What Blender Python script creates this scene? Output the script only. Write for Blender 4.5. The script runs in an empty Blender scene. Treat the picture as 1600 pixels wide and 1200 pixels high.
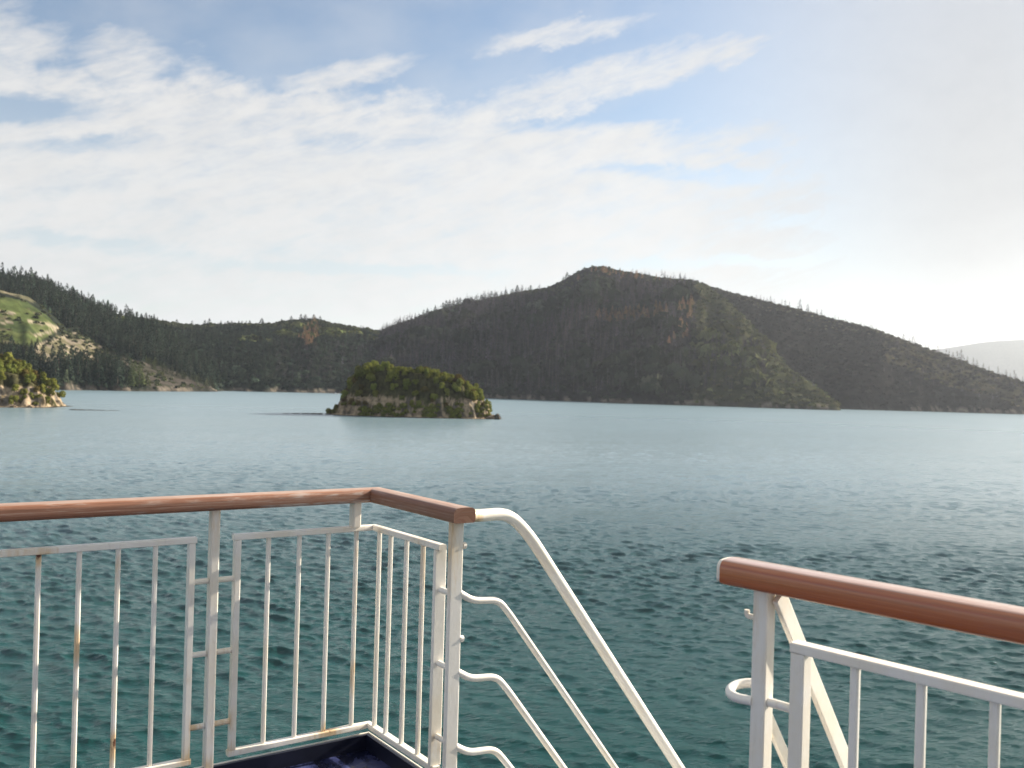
import bpy, math, random
import numpy as np
from mathutils import Matrix, Vector, Euler

# ------------------------------------------------------------------ camera, sky, sun, exposure
scene = bpy.context.scene
C = scene.collection
RAD = math.radians
EYE = 19.1                                   # eye height above the water, metres
FPX, PITCH, ROLL = 1496.7, 0.0012, 0.0282    # solved from the railings (1600 px wide frame)

cam_d = bpy.data.cameras.new("camera")
cam = bpy.data.objects.new("camera", cam_d)
C.objects.link(cam)
cam_d.sensor_width = 36.0
cam_d.lens = 36.0 * FPX / 1600.0
cam_d.clip_start = 0.05
cam_d.clip_end = 60000.0
cam.matrix_world = Matrix.Translation((0, 0, EYE)) @ Euler((RAD(90) + PITCH, 0, 0)).to_matrix().to_4x4() @ Matrix.Rotation(ROLL, 4, 'Z')
cam_d.dof.use_dof = True
cam_d.dof.focus_distance = 4.6
cam_d.dof.aperture_fstop = 5.0
scene.camera = cam

SUN_AZ, SUN_EL = RAD(58), RAD(24)            # azimuth clockwise from the view direction (+Y)
SKY = 0.055
sun_dir = Vector((math.sin(SUN_AZ) * math.cos(SUN_EL), math.cos(SUN_AZ) * math.cos(SUN_EL), math.sin(SUN_EL)))
sun_d = bpy.data.lights.new("sun", 'SUN')
sun_d.energy = 5.0
sun_d.angle = RAD(0.55)
sun_d.color = (1.0, 0.90, 0.76)
sun = bpy.data.objects.new("sun", sun_d)
sun.rotation_euler = sun_dir.to_track_quat('Z', 'Y').to_euler()
sun.location = (60, 40, 80)
C.objects.link(sun)

scene.view_settings.view_transform = 'Standard'
scene.view_settings.look = 'None'
scene.view_settings.gamma = 1.0
scene.view_settings.use_curve_mapping = False
scene.view_settings.exposure = 1.35
scene.cycles.use_denoising = True
scene.cycles.max_bounces = 8
scene.cycles.volume_bounces = 1
scene.cycles.sample_clamp_indirect = 6.0


class NT:
    """small helper for writing node trees"""
    def __init__(self, tree):
        self.t = tree

    def node(self, typ, **kw):
        n = self.t.nodes.new(typ)
        for k, v in kw.items():
            setattr(n, k, v)
        return n

    def put(self, sock, v):
        if v is None:
            return
        if hasattr(v, 'is_linked') or hasattr(v, 'links'):
            self.t.links.new(v, sock)
        else:
            sock.default_value = v

    def math(self, op, a, b=None, c=None, clamp=False):
        n = self.node('ShaderNodeMath', operation=op, use_clamp=clamp)
        self.put(n.inputs[0], a)
        self.put(n.inputs[1], b)
        self.put(n.inputs[2], c)
        return n.outputs[0]

    def vec(self, x=0.0, y=0.0, z=0.0):
        n = self.node('ShaderNodeCombineXYZ')
        for i, v in enumerate((x, y, z)):
            self.put(n.inputs[i], v)
        return n.outputs[0]

    def noise(self, v, scale, detail=4.0, rough=0.55, dist=0.0, dims='3D'):
        n = self.node('ShaderNodeTexNoise', noise_dimensions=dims)
        self.put(n.inputs['Vector'], v)
        n.inputs['Scale'].default_value = scale
        n.inputs['Detail'].default_value = detail
        n.inputs['Roughness'].default_value = rough
        n.inputs['Distortion'].default_value = dist
        return n.outputs[0]

    def ramp(self, f, lo, hi, a=0.0, b=1.0, kind='SMOOTHSTEP'):
        n = self.node('ShaderNodeMapRange', interpolation_type=kind)
        self.put(n.inputs['Value'], f)
        for i, v in ((1, lo), (2, hi), (3, a), (4, b)):
            self.put(n.inputs[i], v)
        return n.outputs[0]

    def mix(self, f, a, b, blend='MIX'):
        n = self.node('ShaderNodeMix', data_type='RGBA', blend_type=blend)
        self.put(n.inputs[0], f)
        self.put(n.inputs[6], a if not isinstance(a, tuple) else (*a[:3], 1))
        self.put(n.inputs[7], b if not isinstance(b, tuple) else (*b[:3], 1))
        return n.outputs[2]

    def scale(self, v, s):
        n = self.node('ShaderNodeVectorMath', operation='MULTIPLY')
        self.put(n.inputs[0], v)
        n.inputs[1].default_value = s
        return n.outputs[0]

    def bump(self, h, strength, dist, normal=None):
        n = self.node('ShaderNodeBump')
        self.put(n.inputs['Height'], h)
        self.put(n.inputs['Strength'], strength)
        n.inputs['Distance'].default_value = dist
        self.put(n.inputs['Normal'], normal)
        return n.outputs[0]


# ---- sky: Nishita plus high streaky cirrus, in azimuth / elevation (units of 1/15 rad)
world = bpy.data.worlds.new("World")
scene.world = world
world.use_nodes = True
wt = world.node_tree
wt.nodes.clear()
W = NT(wt)
sky = W.node('ShaderNodeTexSky', sky_type='NISHITA')
sky.sun_disc = False
sky.sun_elevation = SUN_EL
sky.sun_rotation = SUN_AZ
sky.air_density = 1.0
sky.dust_density = 0.3
sky.ozone_density = 1.2
tc = W.node('ShaderNodeTexCoord')
sep = W.node('ShaderNodeSeparateXYZ')
wt.links.new(tc.outputs['Generated'], sep.inputs[0])
sx, sy, sz = sep.outputs
az = W.math('MULTIPLY', W.math('ARCTAN2', sx, sy), 15.0)
el = W.math('MULTIPLY', W.math('ARCSINE', sz), 15.0)


def streak_coords(ang, kx, ky, off=0.0):
    c, s = math.cos(ang), math.sin(ang)
    u = W.math('ADD', W.math('MULTIPLY', az, c * kx), W.math('MULTIPLY', el, s * kx))
    v = W.math('ADD', W.math('MULTIPLY', az, -s * ky), W.math('MULTIPLY', el, c * ky))
    return W.vec(u, v, off)


def blob(x, y, lx, ly, ang, warp):
    """soft elongated patch, 1 in the middle and 0 outside"""
    c, s = math.cos(ang), math.sin(ang)
    dx = W.math('SUBTRACT', az, x)
    dy = W.math('ADD', W.math('SUBTRACT', el, y), warp)
    u = W.math('ADD', W.math('MULTIPLY', dx, c / lx), W.math('MULTIPLY', dy, s / lx))
    v = W.math('ADD', W.math('MULTIPLY', dx, -s / ly), W.math('MULTIPLY', dy, c / ly))
    d = W.math('SQRT', W.math('ADD', W.math('MULTIPLY', u, u), W.math('MULTIPLY', v, v)))
    return W.ramp(d, 0.25, 1.0, 1.0, 0.0)


big = W.noise(streak_coords(0.16, 0.55, 1.0, 3.0), 1.0, 4, 0.55)
warp1 = W.math('MULTIPLY', W.math('SUBTRACT', W.noise(streak_coords(0.5, 1.1, 1.3, 9.0), 1.0, 5, 0.6), 0.5), 1.0)
fibre = W.noise(streak_coords(0.34, 0.9, 4.2, 1.5), 1.0, 7, 0.62, 0.55)
fine = W.noise(streak_coords(0.22, 2.4, 6.5, 5.0), 1.0, 7, 0.62, 0.5)
puffy = W.noise(streak_coords(0.15, 1.6, 2.6, 7.0), 1.0, 8, 0.65, 0.35)
warp2 = W.math('ADD', W.math('MULTIPLY', warp1, 0.55), W.math('MULTIPLY', W.math('SUBTRACT', puffy, 0.5), 0.7))
# the main sheet: below a ragged top edge
edge = W.math('ADD', 4.55, W.math('MULTIPLY', W.math('SUBTRACT', W.noise(W.vec(az, 0.0, 2.0), 0.55, 3, 0.5), 0.5), 1.3))
edge = W.math('ADD', edge, W.math('MULTIPLY', W.ramp(az, 0.5, 6.0, 0.0, 1.0), -0.9))
sheet = W.ramp(W.math('ADD', W.math('SUBTRACT', edge, el), warp2), -0.25, 0.75)
dens = sheet
for (x, y, lx, ly, a, k) in (
        (0.55, 5.28, 2.0, 0.30, 0.17, 0.85), (1.7, 4.70, 4.3, 0.48, 0.20, 0.85), (6.6, 6.05, 1.6, 0.22, 0.16, 0.45),
        (-5.7, 5.75, 2.2, 0.16, 0.0, 0.35), (-7.5, 4.35, 1.3, 0.75, 0.2, 0.8), (-5.9, 4.35, 1.1, 0.75, 0.3, 0.8), (-2.7, 4.55, 1.8, 0.35, 0.25, 0.8),
        (3.0, 3.75, 3.0, 0.40, 0.12, 0.8), (4.6, 3.25, 2.2, 0.26, 0.2, 0.75), (5.6, 2.5, 2.6, 0.16, 0.05, 0.7)):
    dens = W.math('MAXIMUM', dens, W.math('MULTIPLY', blob(x, y, lx, ly, a, W.math('MULTIPLY', warp2, 0.6)), k))
for (x, y, lx, ly, a, k) in (
        (1.2, 4.12, 2.4, 0.20, 0.12, 0.6), (-7.4, 3.55, 1.6, 0.30, 0.12, 0.75), (-6.3, 3.25, 1.3, 0.2, 0.2, 0.45), (2.6, 3.3, 2.2, 0.18, -0.05, 0.5),
        (-6.2, 1.85, 2.6, 0.16, -0.03, 0.38), (-2.5, 1.72, 3.2, 0.13, 0.02, 0.45), (2.6, 1.95, 2.8, 0.14, 0.03, 0.4),
        (-2.4, 3.6, 1.8, 0.22, 0.1, 0.25), (5.2, 2.6, 2.2, 0.2, 0.05, 0.4)):
    dens = W.math('SUBTRACT', dens, W.math('MULTIPLY', blob(x, y, lx, ly, a, W.math('MULTIPLY', warp2, 0.5)), k))
tex = W.math('ADD', W.math('MULTIPLY', fibre, 0.62), W.math('ADD', W.math('MULTIPLY', fine, 0.38), W.math('MULTIPLY', puffy, 0.20)))
cl = W.math('ADD', dens, W.math('MULTIPLY', W.math('SUBTRACT', tex, 0.60), 1.9))
cl = W.ramp(cl, 0.02, 1.2)
cl = W.math('MULTIPLY', cl, W.ramp(el, -0.2, 0.6))
# thin veil of high haze towards the sun, scattered cirrus, and unseen cloud overhead and behind added as fill
right_soft = W.math('MAXIMUM', W.ramp(az, 3.2, 7.5, 1.0, 0.42), W.ramp(az, 18.0, 24.0, 0.0, 1.0))  # cloud returns to full behind the camera, added as fill
cl = W.math('MULTIPLY', cl, right_soft)
veil = W.ramp(el, 1.0, 4.6, 0.62, 0.10)
veil = W.math('MULTIPLY', veil, W.ramp(W.math('ADD', sheet, W.math('MULTIPLY', big, 0.8)), 0.3, 1.2, 0.35, 1.0))
cl = W.math('MAXIMUM', cl, veil)
glare = W.math('MULTIPLY', W.ramp(az, 0.5, 7.0, 0.0, 0.97), W.ramp(el, 2.0, 12.0, 1.0, 0.45))
cl = W.math('MAXIMUM', cl, glare)
high = W.math('MULTIPLY', W.ramp(W.math('MULTIPLY', W.math('ADD', big, fibre), 0.5), 0.46, 0.64), W.ramp(el, 5.8, 9.0, 0.0, 0.55))
cl = W.math('MAXIMUM', cl, high)
cl = W.math('MAXIMUM', cl, W.math('MULTIPLY', W.ramp(big, 0.2, 0.8), 0.30))
cl = W.math('MAXIMUM', cl, W.math('MULTIPLY', W.ramp(el, 7.0, 12.0), W.ramp(big, 0.2, 0.8, 0.55, 1.0)))  # near-full white cover above the frame, added to brighten rails and water
cl = W.math('MULTIPLY', cl, 0.95)
sky_s = W.node('ShaderNodeVectorMath', operation='SCALE')
wt.links.new(sky.outputs[0], sky_s.inputs[0])
sky_s.inputs['Scale'].default_value = 1.0
CLOUD = 5.9
shade = W.ramp(W.math('ADD', puffy, W.math('MULTIPLY', big, 0.5)), 0.45, 1.0, 0.95, 1.02)
ccol = W.node('ShaderNodeVectorMath', operation='SCALE')
ccol.inputs[0].default_value = (1.0, 0.985, 0.965)
sunward = W.math('MULTIPLY', W.ramp(az, 1.0, 7.5), W.ramp(el, 2.0, 9.0, 1.0, 0.7))
W.put(ccol.inputs['Scale'], W.math('MULTIPLY', shade, W.math('MULTIPLY', CLOUD, W.math('SUBTRACT', 1.0, W.math('MULTIPLY', sunward, 0.41)))))
skymix = W.mix(cl, sky_s.outputs[0], ccol.outputs[0])
bg = W.node('ShaderNodeBackground')
wt.links.new(skymix, bg.inputs[0])
bg.inputs[1].default_value = SKY
wo = W.node('ShaderNodeOutputWorld')
wt.links.new(bg.outputs[0], wo.inputs[0])


# ------------------------------------------------------------------ helpers
def tag(o, label=None, cat=None, group=None, kind=None):
    if label:
        o['label'] = label
    if cat:
        o['category'] = cat
    if group:
        o['group'] = group
    if kind:
        o['kind'] = kind
    return o


def empty(name, loc=(0, 0, 0)):
    o = bpy.data.objects.new(name, None)
    o.empty_display_size = 0.1
    o.location = loc
    C.objects.link(o)
    return o


def link_mesh(name, me, parent=None, mats=()):
    for m in mats:
        me.materials.append(m)
    o = bpy.data.objects.new(name, me)
    C.objects.link(o)
    if parent is not None:
        o.parent = parent
        o.matrix_parent_inverse = Matrix.Translation(-Vector(parent.location))
    return o


def np_mesh(name, verts, loops, sizes, smooth=False, matidx=None):
    """mesh from numpy arrays: verts (n,3), flat loop vertex indices, face sizes"""
    me = bpy.data.meshes.new(name)
    verts = np.ascontiguousarray(verts, dtype=np.float32)
    loops = np.ascontiguousarray(loops, dtype=np.int32)
    sizes = np.ascontiguousarray(sizes, dtype=np.int32)
    me.vertices.add(len(verts))
    me.vertices.foreach_set('co', verts.ravel())
    me.loops.add(len(loops))
    me.loops.foreach_set('vertex_index', loops)
    me.polygons.add(len(sizes))
    starts = np.zeros(len(sizes), np.int32)
    starts[1:] = np.cumsum(sizes)[:-1]
    me.polygons.foreach_set('loop_start', starts)
    me.polygons.foreach_set('loop_total', sizes)
    if matidx is not None:
        me.polygons.foreach_set('material_index', np.ascontiguousarray(matidx, dtype=np.int32))
    me.polygons.foreach_set('use_smooth', np.full(len(sizes), smooth, dtype=bool))
    me.update(calc_edges=True)
    me.validate()
    return me


def add_color(me, name, cols):
    """per-vertex linear colour"""
    a = me.attributes.new(name, 'FLOAT_COLOR', 'POINT')
    c = np.ones((len(cols), 4), np.float32)
    c[:, :3] = cols
    a.data.foreach_set('color', c.ravel())


def grid_faces(nr, nc, wrap=False):
    i = np.arange(nr - 1)[:, None]
    ncf = nc if wrap else nc - 1
    j = np.arange(ncf)[None, :]
    j2 = (j + 1) % nc
    a = i * nc + j
    b = i * nc + j2
    c = (i + 1) * nc + j2
    d = (i + 1) * nc + j
    return np.stack([a, b, c, d], -1).reshape(-1, 4)


# numpy value noise -------------------------------------------------
def _hash(ix, iy, seed):
    h = (ix.astype(np.int64) * 374761393 + iy.astype(np.int64) * 668265263 + seed * 144665) & 0xffffffff
    h = ((h ^ (h >> 13)) * 1274126177) & 0xffffffff
    h = h ^ (h >> 16)
    return (h & 0xffff) / 65535.0


def vnoise(x, y, seed=0):
    ix, iy = np.floor(x), np.floor(y)
    fx, fy = x - ix, y - iy
    fx = fx * fx * fx * (fx * (fx * 6 - 15) + 10)
    fy = fy * fy * fy * (fy * (fy * 6 - 15) + 10)
    ix = ix.astype(np.int64)
    iy = iy.astype(np.int64)
    a = _hash(ix, iy, seed)
    b = _hash(ix + 1, iy, seed)
    c = _hash(ix, iy + 1, seed)
    d = _hash(ix + 1, iy + 1, seed)
    return (a + (b - a) * fx) * (1 - fy) + (c + (d - c) * fx) * fy


def fbm(x, y, octaves=4, seed=0, gain=0.5):
    s, a, t = 0.0, 1.0, 0.0
    for k in range(octaves):
        s = s + a * (vnoise(x * 2 ** k + 17.3 * k, y * 2 ** k - 9.1 * k, seed + k) - 0.5)
        t += a * 0.5
        a *= gain
    return s / t                                  # about -1..1


def sstep(x, a, b):
    t = np.clip((x - a) / (b - a), 0, 1)
    return t * t * (3 - 2 * t)


# picture measurements -> directions and back (only used to read distances and skylines off the photo)
def ray(x, y):
    a, b = x - 800.0, y - 600.0
    c, s = math.cos(-ROLL), math.sin(-ROLL)
    a, b = c * a - s * b, s * a + c * b
    dx, dz = a / FPX, -b / FPX
    c, s = math.cos(PITCH), math.sin(PITCH)
    return dx, c - s * dz, s + c * dz


def to_px(X, Y, Z):
    Z = Z - EYE
    c, s = math.cos(PITCH), math.sin(PITCH)
    Yc = c * Y + s * Z
    Zc = -s * Y + c * Z
    Yc = np.where(np.abs(Yc) < 1e-3, 1e-3, Yc)
    x, y = FPX * X / Yc, -FPX * Zc / Yc
    c, s = math.cos(ROLL), math.sin(ROLL)
    return 800 + c * x - s * y, 600 + s * x + c * y


def az_tan(x, y):
    dx, dy, dz = ray(x, y)
    return math.atan2(dx, dy), dz / math.hypot(dx, dy)


def at_dist(x, y, dist):
    dx, dy, dz = ray(x, y)
    k = dist / math.hypot(dx, dy)
    return Vector((dx * k, dy * k, EYE + dz * k))


def in_poly(px, py, poly):
    poly = np.array(poly, float)
    inside = np.zeros(np.shape(px), bool)
    n = len(poly)
    for i in range(n):
        x0, y0 = poly[i]
        x1, y1 = poly[(i + 1) % n]
        cond = ((y0 > py) != (y1 > py)) & (px < (x1 - x0) * (py - y0) / (y1 - y0 + 1e-9) + x0)
        inside ^= cond
    return inside


# ------------------------------------------------------------------ materials
def new_mat(name):
    m = bpy.data.materials.new(name)
    m.use_nodes = True
    t = m.node_tree
    t.nodes.clear()
    n = NT(t)
    out = n.node('ShaderNodeOutputMaterial')
    return m, n, out


def principled(n, out, color, rough=0.6, normal=None, spec=0.5, coat=0.0, ior=1.5):
    p = n.node('ShaderNodeBsdfPrincipled')
    n.put(p.inputs['Base Color'], color if not isinstance(color, tuple) else (*color[:3], 1))
    n.put(p.inputs['Roughness'], rough)
    n.put(p.inputs['Normal'], normal)
    p.inputs['Specular IOR Level'].default_value = spec
    p.inputs['IOR'].default_value = ior
    p.inputs['Coat Weight'].default_value = coat
    p.inputs['Coat Roughness'].default_value = 0.25
    n.t.links.new(p.outputs[0], out.inputs[0])
    return p


def mat_paint(name, base):
    """glossy marine paint, grimy, with rust where the 'rust' attribute says so"""
    m, n, out = new_mat(name)
    pos = n.node('ShaderNodeNewGeometry').outputs['Position']
    rust = n.node('ShaderNodeAttribute', attribute_name='rust').outputs['Fac']
    g1 = n.noise(pos, 5.0, 5, 0.6)
    g2 = n.noise(n.scale(pos, (1, 1, 0.18)), 60.0, 4, 0.6)
    g3 = n.noise(pos, 140.0, 3, 0.6)
    col = n.mix(n.ramp(g1, 0.40, 0.68, 0.0, 0.55), base, (base[0] * 0.93, base[1] * 0.86, base[2] * 0.72))
    col = n.mix(n.ramp(g2, 0.55, 0.78, 0.0, 0.35), col, (0.62, 0.57, 0.48))
    r = n.math('ADD', rust, n.math('MULTIPLY', n.math('SUBTRACT', g2, 0.5), n.ramp(rust, 0.0, 0.25, 0.0, 0.9)))
    col = n.mix(n.ramp(r, 0.12, 0.8, 0.0, 0.8), col, (0.66, 0.44, 0.20))
    col = n.mix(n.ramp(n.math('ADD', r, n.math('MULTIPLY', g3, 0.35)), 0.98, 1.2), col, (0.12, 0.045, 0.02))
    speck = n.math('MULTIPLY', n.ramp(g3, 0.735, 0.78), n.ramp(g1, 0.5, 0.62))
    col = n.mix(speck, col, (0.30, 0.16, 0.07))
    h = n.math('ADD', n.math('MULTIPLY', g1, 0.6), n.math('MULTIPLY', g3, 0.12))
    nm = n.bump(h, 0.35, 0.004)
    principled(n, out, col, n.ramp(g1, 0.3, 0.7, 0.28, 0.45), nm)
    return m


def mat_wood(name, c_lo, c_hi, grey, grey_amt, rough, coat, top_sheen):
    """handrail timber: grain runs along u (metres)"""
    m, n, out = new_mat(name)
    uv = n.node('ShaderNodeUVMap').outputs[0]
    g1 = n.noise(n.scale(uv, (3.0, 120.0, 1)), 1.0, 6, 0.65, 0.2)
    g2 = n.noise(n.scale(uv, (0.9, 16.0, 1)), 1.0, 5, 0.6, 0.3)
    g3 = n.noise(n.scale(uv, (7.0, 45.0, 1)), 1.0, 6, 0.7)
    col = n.mix(n.ramp(g2, 0.3, 0.7), c_lo, c_hi)
    col = n.mix(n.ramp(g1, 0.45, 0.68, 0.0, 0.65), col, tuple(c * 0.5 for c in c_lo))
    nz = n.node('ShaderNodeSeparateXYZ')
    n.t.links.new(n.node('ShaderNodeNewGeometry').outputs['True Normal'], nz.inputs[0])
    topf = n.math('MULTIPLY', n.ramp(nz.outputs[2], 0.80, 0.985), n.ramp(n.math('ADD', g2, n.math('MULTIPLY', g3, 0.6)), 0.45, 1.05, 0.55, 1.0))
    col = n.mix(n.math('MULTIPLY', topf, top_sheen), col, (0.60, 0.47, 0.38))  # pale sky sheen of the upward faces, painted into the wood colour
    wear = n.math('MULTIPLY', n.ramp(g3, 0.47, 0.64), n.ramp(g2, 0.40, 0.60))
    col = n.mix(n.math('MULTIPLY', wear, grey_amt), col, grey)
    h = n.math('ADD', n.math('MULTIPLY', g1, 0.7), n.math('MULTIPLY', g3, 0.3))
    nm = n.bump(h, 0.35 if coat < 0.5 else 0.10, 0.0025)
    p = principled(n, out, col, rough, nm, 0.5, coat)
    p.inputs['Coat Roughness'].default_value = 0.32 if coat < 0.5 else 0.14
    p.inputs['Coat IOR'].default_value = 1.6
    return m


def mat_deck():
    m, n, out = new_mat("deck_paint")
    pos = n.node('ShaderNodeNewGeometry').outputs['Position']
    a = n.noise(pos, 6.0, 6, 0.65, 0.4)
    b = n.noise(pos, 45.0, 4, 0.6)
    col = n.mix(n.ramp(a, 0.42, 0.60), (0.006, 0.008, 0.024), (0.035, 0.045, 0.135))
    col = n.mix(n.math('MULTIPLY', n.ramp(a, 0.56, 0.66), n.ramp(b, 0.4, 0.62)), col, (0.10, 0.11, 0.15))
    col = n.mix(n.math('MULTIPLY', n.ramp(a, 0.62, 0.70), n.ramp(b, 0.52, 0.66)), col, (0.13, 0.085, 0.05))
    principled(n, out, col, n.ramp(a, 0.4, 0.62, 0.16, 0.5), n.bump(n.math('ADD', a, n.math('MULTIPLY', b, 0.4)), 0.5, 0.006))
    return m


def mat_plain(name, col, rough=0.5):
    m, n, out = new_mat(name)
    pos = n.node('ShaderNodeNewGeometry').outputs['Position']
    a = n.noise(pos, 8.0, 5, 0.6)
    principled(n, out, n.mix(n.ramp(a, 0.3, 0.7), tuple(c * 0.82 for c in col), col), rough)
    return m


def mat_water():
    m, n, out = new_mat("sea_water")
    pos = n.node('ShaderNodeNewGeometry').outputs['Position']
    ln = n.node('ShaderNodeVectorMath', operation='LENGTH')
    flat = n.scale(pos, (1, 1, 0))
    n.t.links.new(flat, ln.inputs[0])
    dist = ln.outputs['Value']
    rot = n.node('ShaderNodeVectorRotate', rotation_type='Z_AXIS')
    n.t.links.new(flat, rot.inputs['Vector'])
    rot.inputs['Angle'].default_value = RAD(-14)
    v = rot.outputs[0]
    # ripples, longer across the wind than along it; patches of stronger and weaker wind
    r1 = n.noise(n.scale(v, (0.55, 1.25, 1)), 1.0, 4, 0.6, 0.25)
    r2 = n.noise(n.scale(v, (2.2, 4.6, 1)), 1.0, 4, 0.6, 0.3)
    r3 = n.noise(n.scale(v, (0.10, 0.24, 1)), 1.0, 4, 0.55, 0.3)
    patch = n.noise(n.scale(v, (0.004, 0.013, 1)), 1.0, 4, 0.6, 0.6)
    wind = n.ramp(patch, 0.34, 0.66, 0.55, 1.15)
    near = n.ramp(dist, 60, 420, 1.0, 0.0)
    h = n.math('ADD', n.math('MULTIPLY', r1, 0.19), n.math('MULTIPLY', r2, 0.10))
    h = n.math('ADD', h, n.math('MULTIPLY', r3, n.ramp(dist, 80, 220, 0.0, 1.7)))
    nm = n.bump(h, n.math('MULTIPLY', wind, n.ramp(dist, 60, 300, 0.95, 0.34)), 1.0)
    rough = n.math('ADD', n.ramp(dist, 60, 220, 0.045, 0.18, 'LINEAR'), n.ramp(dist, 220, 800, 0.0, 0.13, 'LINEAR'))
    deep = n.noise(n.scale(v, (0.02, 0.05, 1)), 1.0, 3, 0.5)
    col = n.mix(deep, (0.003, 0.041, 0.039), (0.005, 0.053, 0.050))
    col = n.mix(n.ramp(dist, 50, 255, 0.0, 1.0), col, (0.175, 0.250, 0.285))   # silty water, with distant sky reflection painted in as paleness
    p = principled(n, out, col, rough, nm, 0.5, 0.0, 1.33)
    return m


def mat_attr(name, rough=0.9, noise_scale=0.2, amt=0.35, bumpd=0.0, spec=0.15):
    """colour from a per-vertex attribute 'ground', broken up by noise"""
    m, n, out = new_mat(name)
    pos = n.node('ShaderNodeNewGeometry').outputs['Position']
    col = n.node('ShaderNodeAttribute', attribute_name='ground').outputs['Color']
    a = n.noise(pos, noise_scale, 6, 0.65)
    k = n.ramp(a, 0.28, 0.72, 1 - amt, 1 + amt)
    sc = n.node('ShaderNodeVectorMath', operation='SCALE')
    n.t.links.new(col, sc.inputs[0])
    n.t.links.new(k, sc.inputs['Scale'])
    nm = n.bump(a, 0.8, bumpd) if bumpd else None
    principled(n, out, sc.outputs[0], rough, nm, spec)
    return m


def mat_leaf(name, col, var=0.35, attr=False, trans=0.18):
    """foliage: diffuse plus some light through the leaf; each tree a little different"""
    m, n, out = new_mat(name)
    if attr:
        base = n.node('ShaderNodeAttribute', attribute_name='ground').outputs['Color']
    else:
        rnd = n.node('ShaderNodeObjectInfo').outputs['Random']
        hs = n.node('ShaderNodeHueSaturation')
        hs.inputs['Color'].default_value = (*col, 1)
        n.t.links.new(n.ramp(rnd, 0, 1, 0.485, 0.515, 'LINEAR'), hs.inputs['Hue'])
        rr = n.math('FRACT', n.math('MULTIPLY', rnd, 7.31))
        n.t.links.new(n.ramp(rr, 0, 1, 1 - var, 1 + var, 'LINEAR'), hs.inputs['Value'])
        base = hs.outputs[0]
    pos = n.node('ShaderNodeNewGeometry').outputs['Position']
    a = n.noise(pos, 0.9, 3, 0.6)
    sc = n.node('ShaderNodeVectorMath', operation='SCALE')
    n.put(sc.inputs[0], base)
    n.t.links.new(n.ramp(a, 0.3, 0.7, 0.75, 1.25), sc.inputs['Scale'])
    d = n.node('ShaderNodeBsdfDiffuse')
    t = n.node('ShaderNodeBsdfTranslucent')
    n.t.links.new(sc.outputs[0], d.inputs[0])
    n.t.links.new(sc.outputs[0], t.inputs[0])
    mx = n.node('ShaderNodeMixShader')
    mx.inputs[0].default_value = trans
    n.t.links.new(d.outputs[0], mx.inputs[1])
    n.t.links.new(t.outputs[0], mx.inputs[2])
    n.t.links.new(mx.outputs[0], out.inputs[0])
    return m


def mat_rock(name, light, dark):
    m, n, out = new_mat(name)
    pos = n.node('ShaderNodeNewGeometry').outputs['Position']
    a = n.noise(n.scale(pos, (1, 1, 0.45)), 0.55, 7, 0.68, 0.4)
    b = n.noise(pos, 2.2, 5, 0.65)
    col = n.mix(n.ramp(a, 0.38, 0.62), dark, light)
    col = n.mix(n.ramp(b, 0.56, 0.72, 0, 0.6), col, tuple(c * 0.45 for c in dark))
    principled(n, out, col, 0.9, n.bump(n.math('ADD', a, n.math('MULTIPLY', b, 0.4)), 0.9, 0.9), 0.2)
    return m


M_WHITE = mat_paint("white_marine_paint", (0.88, 0.84, 0.765))
M_TEAK = mat_wood("weathered_teak", (0.20, 0.080, 0.040), (0.36, 0.170, 0.10), (0.46, 0.38, 0.33), 1.0, 0.5, 0.12, 0.45)
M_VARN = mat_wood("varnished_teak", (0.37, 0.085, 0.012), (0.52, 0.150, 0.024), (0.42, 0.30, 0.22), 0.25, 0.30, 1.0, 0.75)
M_DECK = mat_deck()
M_NAVY = mat_plain("navy_coaming_paint", (0.008, 0.010, 0.024), 0.35)
M_HULL = mat_plain("hull_white", (0.75, 0.75, 0.73), 0.4)
M_WATER = mat_water()
M_HILL = mat_attr("hill_ground", 1.0, 0.06, 0.4, 2.0, 0.0)
M_ISLE = mat_attr("island_rock_and_earth", 1.0, 0.45, 0.5, 0.6, 0.0)
M_LEAF = mat_leaf("island_leaves", (0.158, 0.170, 0.040), 0.3)
M_LEAF_BROWN = mat_leaf("brown_green_leaves", (0.115, 0.088, 0.030), 0.25)
M_LEAF_DARK = mat_leaf("dark_conifer_leaves", (0.026, 0.036, 0.014), 0.2)
M_PINE = mat_leaf("pine_needles", (0.030, 0.042, 0.029), 0.45)
M_PINE_LIT = mat_leaf("sunlit_pine_needles", (0.070, 0.085, 0.036), 0.3)  # paler copy of the pine needles, sunlight put into the colour
M_DEAD = mat_leaf("dead_pine_twigs", (0.058, 0.051, 0.060), 0.4)
M_RUSTY = mat_leaf("orange_dying_needles", (0.24, 0.145, 0.08), 0.3)
M_FOREST = mat_leaf("forest_mass", None, attr=True)
M_BARK = mat_plain("bark", (0.10, 0.075, 0.055), 0.9)
M_ROCK = mat_rock("shore_rock", (0.34, 0.26, 0.17), (0.13, 0.095, 0.065))
M_ROCK_DARK = mat_rock("wet_reef_rock", (0.07, 0.06, 0.045), (0.03, 0.026, 0.022))


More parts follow.
